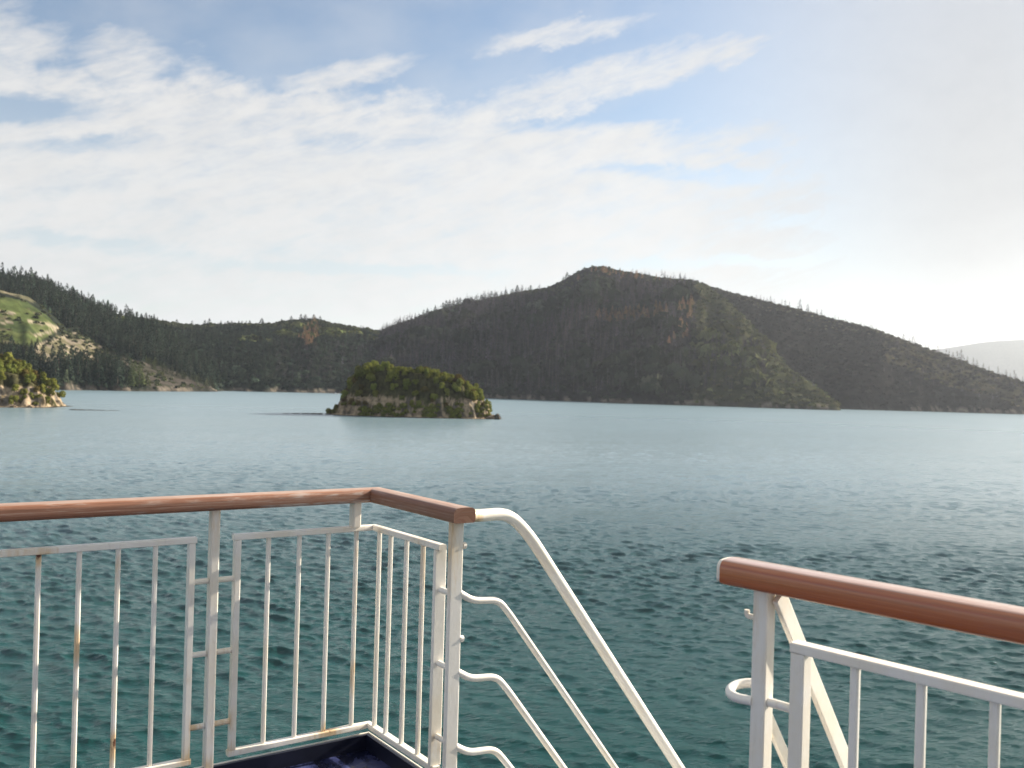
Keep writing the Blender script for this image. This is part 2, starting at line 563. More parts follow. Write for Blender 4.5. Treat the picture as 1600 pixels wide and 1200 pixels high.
# ------------------------------------------------------------------ sea
def build_water():
    rng = np.random.default_rng(5)
    r = [0.8]
    while r[-1] < 13000:
        q = r[-1]
        if q < 18:
            d = 1.2
        elif q < 50:
            d = 0.10
        else:
            d = 0.080 * (q / 50) ** 1.25
            if q > 900:
                d = 0.080 * (900 / 50) ** 1.25 * (q / 900) ** 2.4
        r.append(q + d)
    r = np.array(r)
    dense = np.linspace(RAD(-37), RAD(37), 860)
    rest = np.linspace(RAD(37), RAD(323), 70)[1:-1]
    a = np.concatenate([dense, rest])
    da = np.gradient(a)
    R, A = np.meshgrid(r, a, indexing='ij')
    X, Y = R * np.sin(A), R * np.cos(A)
    sp = np.maximum(np.gradient(r)[:, None] * np.ones_like(A), R * da[None, :])
    Z = np.zeros_like(X)
    DX = np.zeros_like(X)
    DY = np.zeros_like(X)
    nw = 130
    lam = np.exp(rng.uniform(np.log(0.52), np.log(3.3), nw))
    main = RAD(262)                                     # wind sea running towards the ship, a little from the right
    th = main + rng.normal(0, RAD(23), nw)
    th[::6] = RAD(222) + rng.normal(0, RAD(16), len(th[::6]))
    mss = 0.078
    w = lam ** -0.15
    slope = np.sqrt(2 * mss * w / w.sum())
    ph = rng.uniform(0, 2 * np.pi, nw)
    near = r < 900
    Xn, Yn, spn = X[near], Y[near], sp[near]
    for l, t, s, p in zip(lam, th, slope, ph):
        k = 2 * np.pi / l
        fade = 1 - sstep(spn, l * 0.26, l * 0.5)
        rows = np.where(fade.max(axis=1) > 0)[0]
        if len(rows) == 0:
            continue
        n = rows[-1] + 1
        arg = k * (Xn[:n] * math.cos(t) + Yn[:n] * math.sin(t)) + p
        amp = s / k * fade[:n]
        Z[:n] += amp * np.sin(arg)
        q = 0.8 * amp * np.cos(arg)
        DX[:n] += q * math.cos(t)
        DY[:n] += q * math.sin(t)
    gust = np.clip(0.85 + 0.5 * fbm(X / 70.0, Y / 34.0, 3, 77) + 0.3 * fbm(X / 14.0, Y / 8.0, 2, 78), 0.3, 1.6)
    gust = gust * (1 - 0.55 * sstep(R, 90, 320))
    Z *= gust
    X = X + DX * gust
    Y = Y + DY * gust
    V = np.stack([X, Y, Z], -1).reshape(-1, 3)
    F = grid_faces(len(r), len(a), wrap=True)
    me = np_mesh("water", V, F[:, ::-1].ravel(), np.full(len(F), 4), True)
    o = link_mesh("water", me, None, [M_WATER])
    tag(o, "choppy teal sea stretching from the ship to the far hills", "sea", kind="structure")


build_water()


# ------------------------------------------------------------------ hills
def skyline(pts, lower=0.0):
    v = sorted(az_tan(x, y + lower) for x, y in pts)
    return np.array([q[0] for q in v]), np.array([q[1] for q in v])


def az_px(x):
    return az_tan(x, 600)[0]


def prof(pts):
    """(pixel x, metres) -> function of azimuth"""
    a = np.array([az_px(x) for x, _ in pts])
    d = np.array([q for _, q in pts], float)
    return lambda z: np.interp(z, a, d)


LAYERS = {
    'left': dict(sky=skyline([(-900, 420), (-500, 380), (-200, 395), (0, 428), (50, 440), (85, 455), (125, 473), (165, 486), (200, 496), (240, 508), (270, 530), (310, 565), (345, 600), (360, 625)], 5),
                 r0=prof([(-900, 1190), (0, 1190), (345, 1330)]), r1=prof([(-900, 1750), (0, 1760), (200, 1700), (345, 1440)]), p=0.75),
    'scar': dict(sky=skyline([(-900, 470), (-300, 450), (-60, 452), (0, 455), (45, 466), (80, 492), (105, 516), (125, 523), (160, 543), (205, 560), (250, 573), (290, 588), (330, 604), (350, 614)], 1),
                 r0=prof([(-900, 1120), (0, 1130), (240, 1190), (350, 1290)]), r1=prof([(-900, 1480), (0, 1440), (120, 1420), (240, 1370), (340, 1325)]), p=0.7),
    'back': dict(sky=skyline([(60, 520), (150, 500), (200, 494), (250, 500), (290, 506), (330, 505), (370, 505), (410, 506), (450, 500), (490, 497), (530, 505), (565, 512), (600, 517), (640, 530), (700, 560), (780, 620)], 4),
                 r0=prof([(60, 1420), (350, 1364), (500, 1400), (780, 1500)]), r1=prof([(60, 2150), (350, 2100), (500, 2000), (700, 2200)]), p=0.85),
    'main': dict(sky=skyline([(430, 620), (520, 548), (560, 528), (600, 513), (640, 499), (680, 484), (720, 474), (770, 464), (820, 454), (850, 450), (880, 436), (905, 421), (925, 415), (950, 417), (975, 423), (1000, 428), (1040, 434), (1085, 438), (1105, 446), (1130, 464), (1160, 492), (1200, 535), (1235, 575), (1275, 604), (1305, 626), (1316, 640)], 3),
                 r0=prof([(430, 1500), (600, 1400), (800, 1290), (950, 1220), (1312, 1195)]), r1=prof([(430, 2200), (700, 2080), (930, 1860), (1085, 1690), (1200, 1430), (1316, 1215)]), p=0.86),
    'right': dict(sky=skyline([(850, 600), (920, 480), (1000, 440), (1060, 438), (1085, 440), (1120, 450), (1150, 459), (1180, 466), (1215, 475), (1250, 484), (1300, 497), (1350, 510), (1390, 523), (1430, 538), (1470, 553), (1510, 567), (1550, 582), (1600, 598), (1680, 618), (1760, 640), (1900, 650)], 2),
                  r0=prof([(850, 1500), (1312, 1300), (1450, 1340), (1600, 1390), (1900, 1450)]), r1=prof([(850, 2100), (1085, 1960), (1300, 1720), (1450, 1630), (1600, 1550), (1760, 1520)]), p=0.86),
}


def layer_height(name, A, R):
    L = LAYERS[name]
    e = np.interp(A, L['sky'][0], L['sky'][1], left=-0.1, right=-0.1)
    if name in ('left', 'scar'):
        e = np.interp(A, L['sky'][0], L['sky'][1], right=-0.1)
    r0, r1 = L['r0'](A), L['r1'](A)
    r0 = r0 + 14 * fbm(A * 60, A * 0 + 3.0, 4, 21)
    Hc = EYE + r1 * e
    t = (R - r0) / (r1 - r0)
    tt = np.clip(t, 0, 1)
    g = tt ** L['p']
    h = Hc * g
    X, Y = R * np.sin(A), R * np.cos(A)
    # gullies running down the slope, and general roughness
    gl = 0.55 * fbm(A * 21 + 0.5 * fbm(X / 300, Y / 300, 2, 4), R / 900, 4, 31 + len(name)) + 0.7 * fbm(A * 9 - R / 700, R / 1500, 2, 71 + len(name))
    gl = -np.abs(gl) * 2 + 0.55
    room = np.clip(Hc, 0, 250)
    h = h + gl * room * 0.17 * (tt * (1 - tt) * 4) ** 0.8 + 5.0 * fbm(X / 60, Y / 60, 4, 13) * np.clip(tt * (1 - tt) * 6, 0, 1)
    h = np.where(t > 1, Hc - (R - r1) * 0.45, h)
    h = np.where(t < 0, (R - r0) * 0.35, h + 2.5 * sstep(R - r0, 0, 8) * (Hc > 5))
    h = np.where(Hc < 0.5, -4.0, h)
    return np.maximum(h, -4.0)


def hills_height(A, R):
    hs = np.stack([layer_height(n, A, R) for n in LAYERS], 0)
    return hs.max(0), hs.argmax(0)


P_GRASS = [(-60, 462), (6, 464), (40, 470), (72, 492), (94, 514), (66, 532), (40, 540), (-60, 528)]
P_SCAR = [(55, 548), (100, 522), (125, 522), (160, 542), (152, 562), (120, 566), (66, 574)]
P_SCAR2 = [(-20, 452), (30, 452), (66, 470), (52, 472), (20, 462)]
P_SLIP = [(120, 525), (165, 545), (250, 572), (335, 606), (240, 604), (185, 585), (150, 565)]
P_SHRUB_R = [(1080, 440), (1130, 466), (1316, 640), (1200, 640), (1120, 600), (1090, 540), (1075, 500)]
P_LOW = [(0, 560), (80, 572), (125, 570), (170, 572), (215, 592), (243, 610), (0, 612)]
TRACKS = [[(0, 487), (22, 490)], [(45, 502), (75, 507), (92, 513)], [(55, 524), (72, 520), (85, 516)], [(58, 541), (90, 530), (124, 518)], [(0, 506), (20, 503)]]


def near_line(px, py, pts, w):
    m = np.zeros(np.shape(px), bool)
    for (x0, y0), (x1, y1) in zip(pts[:-1], pts[1:]):
        t = np.clip(((px - x0) * (x1 - x0) + (py - y0) * (y1 - y0)) / ((x1 - x0) ** 2 + (y1 - y0) ** 2), 0, 1)
        m |= np.hypot(px - x0 - t * (x1 - x0), py - y0 - t * (y1 - y0)) < w
    return m


def build_hills():
    a = np.linspace(RAD(-44), RAD(44), 760)
    r = np.concatenate([np.arange(1080, 2300, 6.0), np.arange(2300, 2900, 30.0)])
    R, A = np.meshgrid(r, a, indexing='ij')
    H, which = hills_height(A, R)
    X, Y = R * np.sin(A), R * np.cos(A)
    px, py = to_px(X, Y, H)
    n1 = fbm(X / 45, Y / 45, 4, 3)
    n2 = fbm(X / 14, Y / 14, 3, 8)
    col = np.zeros(X.shape + (3,))
    col[:] = (0.018, 0.022, 0.016)
    names = list(LAYERS)
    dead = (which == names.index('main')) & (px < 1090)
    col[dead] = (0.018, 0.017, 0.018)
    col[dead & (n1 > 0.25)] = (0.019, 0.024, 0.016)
    col[which == names.index('right')] = (0.016, 0.015, 0.014)  # darker than the other slopes: the hill's shade put into its ground colour
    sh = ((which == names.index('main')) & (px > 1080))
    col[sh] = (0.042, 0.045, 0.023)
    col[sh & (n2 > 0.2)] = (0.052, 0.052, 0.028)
    scar = which == names.index('scar')
    g = scar & in_poly(px, py, P_GRASS)
    col[g] = (0.080, 0.094, 0.036)
    col[g & (n2 > 0.1)] = (0.062, 0.080, 0.028)
    col[g & (n1 < -0.25)] = (0.045, 0.060, 0.024)
    col[g & (n2 < -0.55)] = (0.10, 0.09, 0.055)
    g = scar & in_poly(px + 4 * n2, py + 4 * n1, P_SLIP)
    col[g] = (0.062, 0.054, 0.046)
    col[g & (n2 > 0.0)] = (0.042, 0.040, 0.030)
    g = scar & (in_poly(px + 4 * n2, py + 4 * n1, P_SCAR) | in_poly(px + 3 * n2, py, P_SCAR2))
    col[g] = (0.21, 0.178, 0.135)
    col[g & (n2 > 0.0)] = (0.12, 0.11, 0.065)
    col[g & (n1 < -0.2)] = (0.10, 0.095, 0.06)
    for t in TRACKS:
        col[scar & near_line(px, py + 1.5 * n2, t, 1.6)] = (0.24, 0.205, 0.15)
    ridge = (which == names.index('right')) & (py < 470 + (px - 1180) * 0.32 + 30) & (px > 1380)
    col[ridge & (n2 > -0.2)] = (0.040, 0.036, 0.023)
    rock = (H < 5 + 3 * n2) & (n1 > -0.15)
    col[rock] = (0.14, 0.12, 0.095)
    col[(H < 1.2)] = (0.05, 0.045, 0.04)
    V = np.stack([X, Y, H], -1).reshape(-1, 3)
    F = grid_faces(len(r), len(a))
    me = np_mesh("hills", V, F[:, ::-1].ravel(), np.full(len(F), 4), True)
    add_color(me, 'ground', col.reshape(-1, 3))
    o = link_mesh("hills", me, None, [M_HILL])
    tag(o, "wooded hills closing the bay on the far shore", "hills", kind="structure")
    # the pale mountain far behind on the right
    a = np.linspace(az_px(1150), az_px(2600), 160)
    r = np.linspace(7600, 11500, 60)
    R, A = np.meshgrid(r, a, indexing='ij')
    s = skyline([(1150, 640), (1300, 580), (1400, 556), (1460, 545), (1500, 539), (1530, 534), (1560, 531), (1600, 529), (1700, 515), (1900, 500), (2200, 560), (2600, 640)])
    e = np.interp(A, s[0], s[1])
    Hc = EYE + 9300 * e
    t = np.clip((R - 7600) / 1700, 0, 1)
    H = np.where(R < 9300, Hc * t ** 0.85 - 3, Hc - (R - 9300) * 0.3 - 3)
    X, Y = R * np.sin(A), R * np.cos(A)
    H = np.maximum(H + 30 * fbm(X / 500, Y / 500, 4, 41) * t * (1 - t) * 4, -4)
    F = grid_faces(len(r), len(a))
    me = np_mesh("mountain", np.stack([X, Y, H], -1).reshape(-1, 3), F[:, ::-1].ravel(), np.full(len(F), 4), True)
    add_color(me, 'ground', np.tile((0.05, 0.055, 0.04), (X.size, 1)))
    o = link_mesh("mountain", me, None, [M_HILL])
    tag(o, "pale distant mountain fading into haze at the right edge", "mountain", kind="structure")


build_hills()


# ------------------------------------------------------------------ trees
def leaf_tris(P, N, size, rng, flat=0.6):
    """one small bent leaf clump (two triangles) per point, roughly facing N"""
    n = len(P)
    D = N + rng.normal(0, flat, (n, 3))
    D /= np.linalg.norm(D, axis=1, keepdims=True) + 1e-9
    U = np.cross(D, rng.normal(0, 1, (n, 3)))
    U /= np.linalg.norm(U, axis=1, keepdims=True) + 1e-9
    Vv = np.cross(D, U)
    s = size * rng.uniform(0.6, 1.3, (n, 1))
    v = np.stack([P - U * s, P + Vv * s * 0.75 - D * s * .2, P + U * s, P - Vv * s * 0.75 + D * s * 0.15], 1).reshape(-1, 3)
    f = np.arange(n * 4).reshape(-1, 4)
    return v, f


def tube_np(path, radii, sides=6):
    path = np.array(path, float)
    out, faces = [], []
    for i, (p, rr) in enumerate(zip(path, radii)):
        d = path[min(i + 1, len(path) - 1)] - path[max(i - 1, 0)]
        d = d / (np.linalg.norm(d) + 1e-9)
        u = np.cross(d, (0.13, 0.98, 0.12))
        u /= np.linalg.norm(u) + 1e-9
        w = np.cross(d, u)
        for k in range(sides):
            q = 2 * math.pi * k / sides
            out.append(p + rr * (u * math.cos(q) + w * math.sin(q)))
    for i in range(len(path) - 1):
        for k in range(sides):
            k2 = (k + 1) % sides
            faces.append((i * sides + k, i * sides + k2, (i + 1) * sides + k2, (i + 1) * sides + k))
    return np.array(out), np.array(faces)


def broadleaf(seed, wide=1.0, n_leaf=1500, size=0.085, lobes=8):
    """crown about 1 m radius with its base near z=0 .. returns (crown, trunk) arrays"""
    rng = np.random.default_rng(seed)
    cs, rs = [], []
    for k in range(lobes):
        q = rng.uniform(0, 2 * np.pi)
        rad = rng.uniform(0.15, 0.72) * wide
        z = rng.uniform(0.35, 1.25) * (1.15 - 0.5 * rad / wide)
        cs.append((rad * math.cos(q), rad * math.sin(q), z))
        rs.append(rng.uniform(0.32, 0.56))
    cs, rs = np.array(cs), np.array(rs)
    n = n_leaf
    idx = rng.choice(lobes, n, p=rs ** 2 / (rs ** 2).sum())
    D = rng.normal(0, 1, (n, 3))
    D /= np.linalg.norm(D, axis=1, keepdims=True)
    D[:, 2] = np.where(D[:, 2] < -0.5, -D[:, 2], D[:, 2])
    bump = 1 + 0.16 * np.sin(D[:, 0] * 7 + idx) * np.sin(D[:, 1] * 6 + 2 * idx) * np.cos(D[:, 2] * 5)
    P = cs[idx] + D * (rs[idx] * bump * rng.uniform(0.84, 1.06, n))[:, None]
    v, f = leaf_tris(P, D, size, rng, 0.22)
    tv, tf = [], []
    base = 0
    for c in [None] + list(cs[:4]):
        if c is None:
            a, b = tube_np([(0, 0, -0.5), (0.03, 0.02, 0.2), (0.0, 0.04, 0.75)], [0.10, 0.075, 0.04], 6)
        else:
            a, b = tube_np([(0.01, 0.02, 0.25), tuple(0.5 * c + (0, 0, 0.12)), tuple(c)], [0.05, 0.035, 0.012], 5)
        tv.append(a)
        tf.append(b + base)
        base += len(a)
    return (v, f), (np.concatenate(tv), np.concatenate(tf))


def conifer(seed, n=110, width=0.22, size=0.050, whorls=7, z0=0.10, gap=0.0):
    """height 1 conifer: foliage clumps over a ragged, tiered cone"""
    rng = np.random.default_rng(seed)
    t = rng.random(n) ** 1.25
    q = rng.uniform(0, 2 * np.pi, n)
    lop = 1 + 0.28 * np.sin(q * 2 + seed) + 0.2 * np.sin(q * 5 + t * 9 + seed)
    tier = 0.72 + 0.5 * (1 - ((t * whorls + 0.2 * np.sin(q * 3)) % 1.0))
    rad = width * (1 - t) ** 0.72 * tier * lop * rng.uniform(0.8, 1.1, n) + 0.006
    P = np.stack([np.cos(q) * rad, np.sin(q) * rad, z0 + (1 - z0) * t - 0.25 * rad], 1)
    N = np.stack([np.cos(q), np.sin(q), np.full(n, 0.42)], 1)
    if gap:
        k = (np.sin(q * 3 + seed) * np.sin(t * 14 + q + seed) > gap - 1) & (rng.random(n) > gap * 0.3)
        P, N = P[k], N[k]
    sz = size * (1.15 - 0.55 * t[:, None])
    if gap:
        sz = sz[k]
    v, f = leaf_tris(P, N, sz, rng, 0.45)
    tv, tf = tube_np([(0, 0, -0.06), (0, 0, 0.5), (0.004, 0, 1.0)], [0.016, 0.010, 0.003], 4)
    return (v, f), (tv, tf)


def shrub_arr(seed, n=130, size=0.22):
    rng = np.random.default_rng(seed)
    D = rng.normal(0, 1, (n, 3))
    D /= np.linalg.norm(D, axis=1, keepdims=True)
    D[:, 2] = np.abs(D[:, 2])
    P = D * (0.75 + 0.22 * np.sin(D[:, :1] * 5 + seed) * np.cos(D[:, 1:2] * 4)) * np.array([1, 1, 0.8]) * rng.uniform(0.85, 1.1, (n, 1))
    return leaf_tris(P, D, size, rng, 0.4)


def merge(crown, trunk):
    (cv, cf), (tv, tf) = crown, trunk
    V = np.concatenate([cv, tv])
    loops = np.concatenate([cf.ravel(), (tf + len(cv)).ravel()])
    sizes = np.concatenate([np.full(len(cf), cf.shape[1]), np.full(len(tf), tf.shape[1])])
    mi = np.concatenate([np.zeros(len(cf), int), np.ones(len(tf), int)])
    return V, loops, sizes, mi


def mesh_of(name, arr, mat, smooth=False):
    v, f = arr
    me = np_mesh(name, v, f.ravel(), np.full(len(f), f.shape[1]), smooth)
    me.materials.append(mat)
    return me


def tree_mesh(name, arrs, mats):
    V, loops, sizes, mi = merge(*arrs)
    me = np_mesh(name, V, loops, sizes, False, mi)
    for m in mats:
        me.materials.append(m)
    return me


def place(name, me, loc, s, rz, label, cat, group, sz=None):
    o = bpy.data.objects.new(name, me)
    C.objects.link(o)
    o.location = loc
    o.scale = (s, s, sz if sz else s)
    o.rotation_euler = (0, 0, rz)
    tag(o, label, cat, group)
    return o


# ---- the far slopes
def build_forest():
    rng = np.random.default_rng(11)
    names = list(LAYERS)
    step = 7.6
    xs = np.arange(-1250, 1500, step)
    ys = np.arange(750, 2350, step)
    X, Y = np.meshgrid(xs, ys)
    X = (X + rng.uniform(-.5, .5, X.shape) * step).ravel()
    Y = (Y + rng.uniform(-.5, .5, Y.shape) * step).ravel()
    A, R = np.arctan2(X, Y), np.hypot(X, Y)
    ok = (np.abs(A) < RAD(40)) & (R > 1100) & (R < 2330)
    X, Y, A, R = X[ok], Y[ok], A[ok], R[ok]
    H, which = hills_height(A, R)
    ok = H > 3.0
    X, Y, A, R, H, which = (q[ok] for q in (X, Y, A, R, H, which))
    px, py = to_px(X, Y, H)
    lay = np.array(names)[which]
    # hide what lies well behind a crest
    vis = np.ones(len(X), bool)
    for n in names:
        L = LAYERS[n]
        e = np.interp(A, L['sky'][0], L['sky'][1], left=-1, right=-1 if n not in ('left', 'scar') else L['sky'][1][-1])
        behind = (R > L['r1'](A) + 25) & ((H + 14 - EYE) / R < e)
        vis &= ~behind
    X, Y, A, R, H, lay, px, py = (q[vis] for q in (X, Y, A, R, H, lay, px, py))
    n1 = fbm(X / 70, Y / 70, 3, 101)
    n2 = fbm(X / 22, Y / 22, 3, 102)
    u = rng.random(len(X))
    typ = np.full(len(X), 's', dtype='<U2')            # s shrub, p pine, d dead pine, o orange, n none
    col = np.zeros((len(X), 3))
    hgt = np.zeros(len(X))

    m = lay == 'left'
    typ[m] = np.where(u[m] < 0.7, 'p', 's')
    col[m] = (0.030, 0.042, 0.029)
    hgt[m] = np.where(u[m] < 0.7, 21, 6)
    m = m & (px > 175) & (py < 512) & (n1 > 0)
    typ[m] = 's'
    col[m] = (0.080, 0.092, 0.034)
    hgt[m] = 5
    m = lay == 'scar'
    typ[m] = 'n'
    low = m & in_poly(px, py, P_LOW)
    typ[low] = 'p'
    hgt[low] = np.where(u[low] < 0.8, 25, 14)
    col[low] = (0.044, 0.056, 0.030)
    g = m & ~low & in_poly(px, py, P_GRASS)
    typ[g & ((n2 > 0.22) | (n1 > 0.35)) & (u < 0.75)] = 's'
    e = m & ~low & ~in_poly(px, py, P_GRASS) & ~in_poly(px, py, P_SCAR) & ~in_poly(px, py, P_SLIP)
    typ[e & (px < 60) & (py > 535)] = 'p'
    typ[e & (px >= 60) & (u < 0.5)] = 's'
    sl = m & in_poly(px, py, P_SLIP)
    typ[sl & (n2 > -0.3) & (u < .6)] = 's'
    sc_ = m & in_poly(px, py, P_SCAR)
    typ[sc_ & (n1 < 0.0) & (u < .5)] = 's'
    rim = m & (px > 225) & (px < 340) & (py < 575 + (px - 250) * 0.36 + 6)
    typ[rim & (u < 0.8)] = 'p'
    hgt[m & (typ == 's')] = 3.6
    col[m & (typ == 's')] = (0.058, 0.066, 0.032)
    k = m & (typ == 'p') & (hgt == 0)
    hgt[k] = 9
    col[k] = (0.048, 0.055, 0.030)
    m = lay == 'back'
    typ[m] = np.where(u[m] < 0.5, 'p', 's')
    hgt[m] = np.where(u[m] < 0.5, 11, 6)
    col[m] = (0.023, 0.032, 0.022)
    k = m & (n1 > 0.15) & (px > 380) & (py < 535)
    typ[k] = 's'
    col[k] = (0.075, 0.084, 0.032)
    k = m & (np.hypot((px - 482) / 16, (py - 525) / 26) + 0.8 * n2 < 0.9) & (u < 0.4)
    typ[k] = 'o'
    hgt[k] = 12
    k = m & (px > 430) & (py > 540) & (n2 > -.2) & (u < 0.5)
    typ[k] = 'd'
    hgt[k] = 11
    k = m & (py > 596) & (u < .6)
    typ[k] = 's'
    hgt[k] = 5
    m = (lay == 'main')
    w = m & (px < 1085)
    typ[w] = np.where(u[w] < 0.45, 'd', 's')
    hgt[w] = np.where(u[w] < 0.45, 21, 4.5)
    col[w] = (0.026, 0.031, 0.021)
    k = w & (n1 > 0.2)
    typ[k] = np.where(u[k] < 0.3, 'd', 's')
    k = w & (px > 900) & (py > 560) & (n2 > -0.1)
    typ[k] = np.where(u[k] < 0.25, 'd', 's')
    k = w & (py < 440)
    typ[k] = np.where(u[k] < 0.10, 'o', 's')
    hgt[k] = np.where(u[k] < 0.10, 9, 3.5)
    rr = m & (px >= 1085)
    typ[rr] = np.where(u[rr] < 0.10, 'd', 's')
    hgt[rr] = np.where(u[rr] < 0.10, 12, 4.0)
    col[rr] = (0.072, 0.076, 0.034)
    k = m & (px > 1095) & (px < 1200) & (py > 520) & (py < 610) & (n2 > 0.0)
    typ[k] = np.where(u[k] < 0.5, 'd', 's')
    hgt[k] = np.where(u[k] < .7, 18, 4)
    for (cx, cy, rx, ry, pr) in ((1072, 482, 11, 20, .6), (1066, 520, 13, 13, .5), (985, 497, 58, 7, .6), (1050, 533, 10, 8, .8), (975, 428, 45, 9, .25), (1020, 486, 25, 6, .5)):
        k = m & (np.hypot((px - cx) / rx, (py - cy) / ry) < 1) & (u < pr)
        typ[k] = 'o'
        hgt[k] = 12
    k = m & (py > 615) & (u < 0.75)
    typ[k] = 's'
    hgt[k] = 4.5
    m = lay == 'right'
    typ[m] = np.where(u[m] < 0.12, 'd', 's')
    hgt[m] = np.where(u[m] < 0.12, 9, 3.5)
    col[m] = (0.017, 0.017, 0.015)  # scrub kept dark so the slope reads as shaded, by colour
    typ[m & (typ == 'd') & (px < 1380)] = 's'
    hgt[m & (hgt > 7) & (px < 1380)] = 4.5
    k = m & (px > 1400 - 60 * n1) & (n2 > 0) & (py < 500 + (px - 1300) * 0.33 + 45)
    col[k] = (0.055, 0.050, 0.029)
    for nm in ('back', 'main', 'right'):
        L = LAYERS[nm]
        tt = (R - L['r0'](A)) / (L['r1'](A) - L['r0'](A))
        k = (lay == nm) & (tt > 0.86) & ((typ != 'o') | (tt > 0.95))
        typ[k] = 's'
        hgt[k] = 5.0 if nm == 'back' else 3.2
        col[k] = (0.052, 0.058, 0.030) if nm != 'right' else (0.050, 0.047, 0.032)
    typ[typ == 's'] = np.where(rng.random((typ == 's').sum()) < 0.86, 's', 'n')
    hgt = hgt * rng.uniform(0.65, 1.25, len(hgt))
    jit = np.exp(rng.normal(0, 0.42, (len(X), 1))) * rng.uniform(0.93, 1.07, (len(X), 3))
    dcol = np.array((0.054, 0.048, 0.058)) * (1 + 0.18 * n1[:, None])
    ocol = np.array((0.23, 0.14, 0.08))
    col[typ == 'd'] = dcol[typ == 'd']
    col[typ == 'o'] = ocol
    col = col * jit

    protos = {
        'p': [conifer(s, 80, 0.23, 0.060) for s in range(5)],
        'd': [conifer(20 + s, 85, 0.19, 0.040, 9, 0.12, 0.45) for s in range(5)],
        'o': [conifer(40 + s, 80, 0.22, 0.055) for s in range(4)],
    }
    det = {
        'p': [tree_mesh("pine_tree", conifer(60 + s, 260, 0.23, 0.042, 9), [M_PINE, M_BARK]) for s in range(5)],
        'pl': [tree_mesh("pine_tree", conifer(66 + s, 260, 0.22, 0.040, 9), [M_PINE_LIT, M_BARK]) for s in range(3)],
        'd': [tree_mesh("dead_pine_tree", conifer(70 + s, 240, 0.18, 0.028, 11, 0.12, 0.4), [M_DEAD, M_BARK]) for s in range(5)],
        'o': [tree_mesh("dying_pine_tree", conifer(80 + s, 240, 0.22, 0.042, 9), [M_RUSTY, M_BARK]) for s in range(4)],
    }
    single = np.zeros(len(X), bool)
    frame = (px > -10) & (px < 1610)
    big = hgt / R
    zones = []

    def pick(mask, n, name, key, label, cat, group):
        idx = np.where(mask & frame & ~single)[0]
        idx = idx[np.argsort(-big[idx])][:n]
        single[idx] = True
        zones.append((idx, name, key, label, cat, group))

    pick((lay == 'scar') & (typ == 'p') & (px < 245) & (py > 560) & (px > 200), 16, 'pine_tree', 'pl', "sunlit green pine at the shore point of the low wood on the left", "pine tree", "sunlit pines on the wooded shore point")
    pick((lay == 'scar') & (typ == 'p') & (py > 560), 80, 'pine_tree', 'p', "dark pine in the low shore wood below the pale scar on the left", "pine tree", "dark pines in the low wood below the scar")
    pick((lay == 'left') & (typ == 'p'), 170, 'pine_tree', 'p', "dark green pine on the steep slope above the pale scar at far left", "pine tree", "pines on the steep far left slope")
    pick((lay == 'back') & (typ == 'o'), 40, 'dying_pine_tree', 'o', "orange brown dying pine in the patch on the low middle hill", "pine tree", "orange pines on the low middle hill")
    pick((lay == 'main') & (typ == 'o') & (py < 445), 30, 'dying_pine_tree', 'o', "small brown dying pine beside the summit of the big hill", "pine tree", "brown pines beside the summit")
    pick((lay == 'main') & (typ == 'o'), 90, 'dying_pine_tree', 'o', "orange dying pine below the sunlit ridge of the big hill", "pine tree", "orange pines below the sunlit ridge of the big hill")
    pick((lay == 'main') & (typ == 'd') & (px > 1090), 70, 'dead_pine_tree', 'd', "grey dead pine among the scrub on the sunlit spur of the big hill", "dead pine", "dead pines on the sunlit spur")
    pick((lay == 'main') & (typ == 'd'), 200, 'dead_pine_tree', 'd', "grey brown dead pine on the shaded left flank of the big hill", "dead pine", "dead pines on the shaded flank of the big hill")
    for idx, name, key, label, cat, group in zones:
        ms = det[key]
        for i in idx:
            s = float(hgt[i])
            place(name, ms[i % len(ms)], (X[i], Y[i], H[i] - 0.3), s, float(u[i] * 6.28), label, cat, group)
    # skyline trees, one by one
    def crest(n0, x, sink=0.0):
        L = LAYERS[n0]
        a = az_px(x)
        for _ in range(3):
            e = np.interp(a, L['sky'][0], L['sky'][1])
            r1 = float(L['r1'](np.array([a]))[0])
            z = EYE + r1 * e
            q = to_px(np.array(r1 * math.sin(a)), np.array(r1 * math.cos(a)), np.array(z))
            a += (x - float(q[0])) / FPX
        return Vector((r1 * math.sin(a), r1 * math.cos(a), z - 0.6))
    rs = random.Random(4)
    snag = [tree_mesh("bare_tree", conifer(90 + s, 260, 0.17, 0.026, 8, 0.22, 0.6), [M_DEAD, M_BARK]) for s in range(5)]
    for x, hpx in ((1182, 9), (1188, 11), (1193, 9), (1199, 8), (1204, 12), (1210, 9), (1221, 13), (1227, 12), (1233, 10), (1248, 16), (1252, 13), (1260, 15), (1263, 12), (1276, 12), (1283, 10), (1289, 8), (1305, 9), (1310, 7), (1321, 9), (1330, 8), (1345, 11), (1351, 8), (1360, 10), (1364, 9), (1371, 8), (1379, 8), (1412, 11), (1421, 9), (1425, 12), (1430, 10), (1436, 8), (1446, 10), (1451, 9), (1465, 13), (1478, 14), (1482, 11), (1489, 12), (1498, 14), (1503, 16), (1511, 15), (1521, 12), (1527, 11), (1536, 13), (1545, 9), (1560, 13), (1572, 11), (1578, 8), (1588, 15), (1598, 10)):
        p = crest('right', x)
        h = (hpx * rs.uniform(0.6, 1.1) + 2) * p.length / FPX
        o = place("bare_tree", rs.choice(snag), p, h * rs.uniform(0.8, 1.5), rs.uniform(0, 6.28), "thin bare tree standing on the right skyline of the big hill", "bare tree", "bare trees along the right skyline", h)
        o.rotation_euler = (rs.gauss(0, 0.07), rs.gauss(0, 0.09), rs.uniform(0, 6.28))
    dark = det['p']
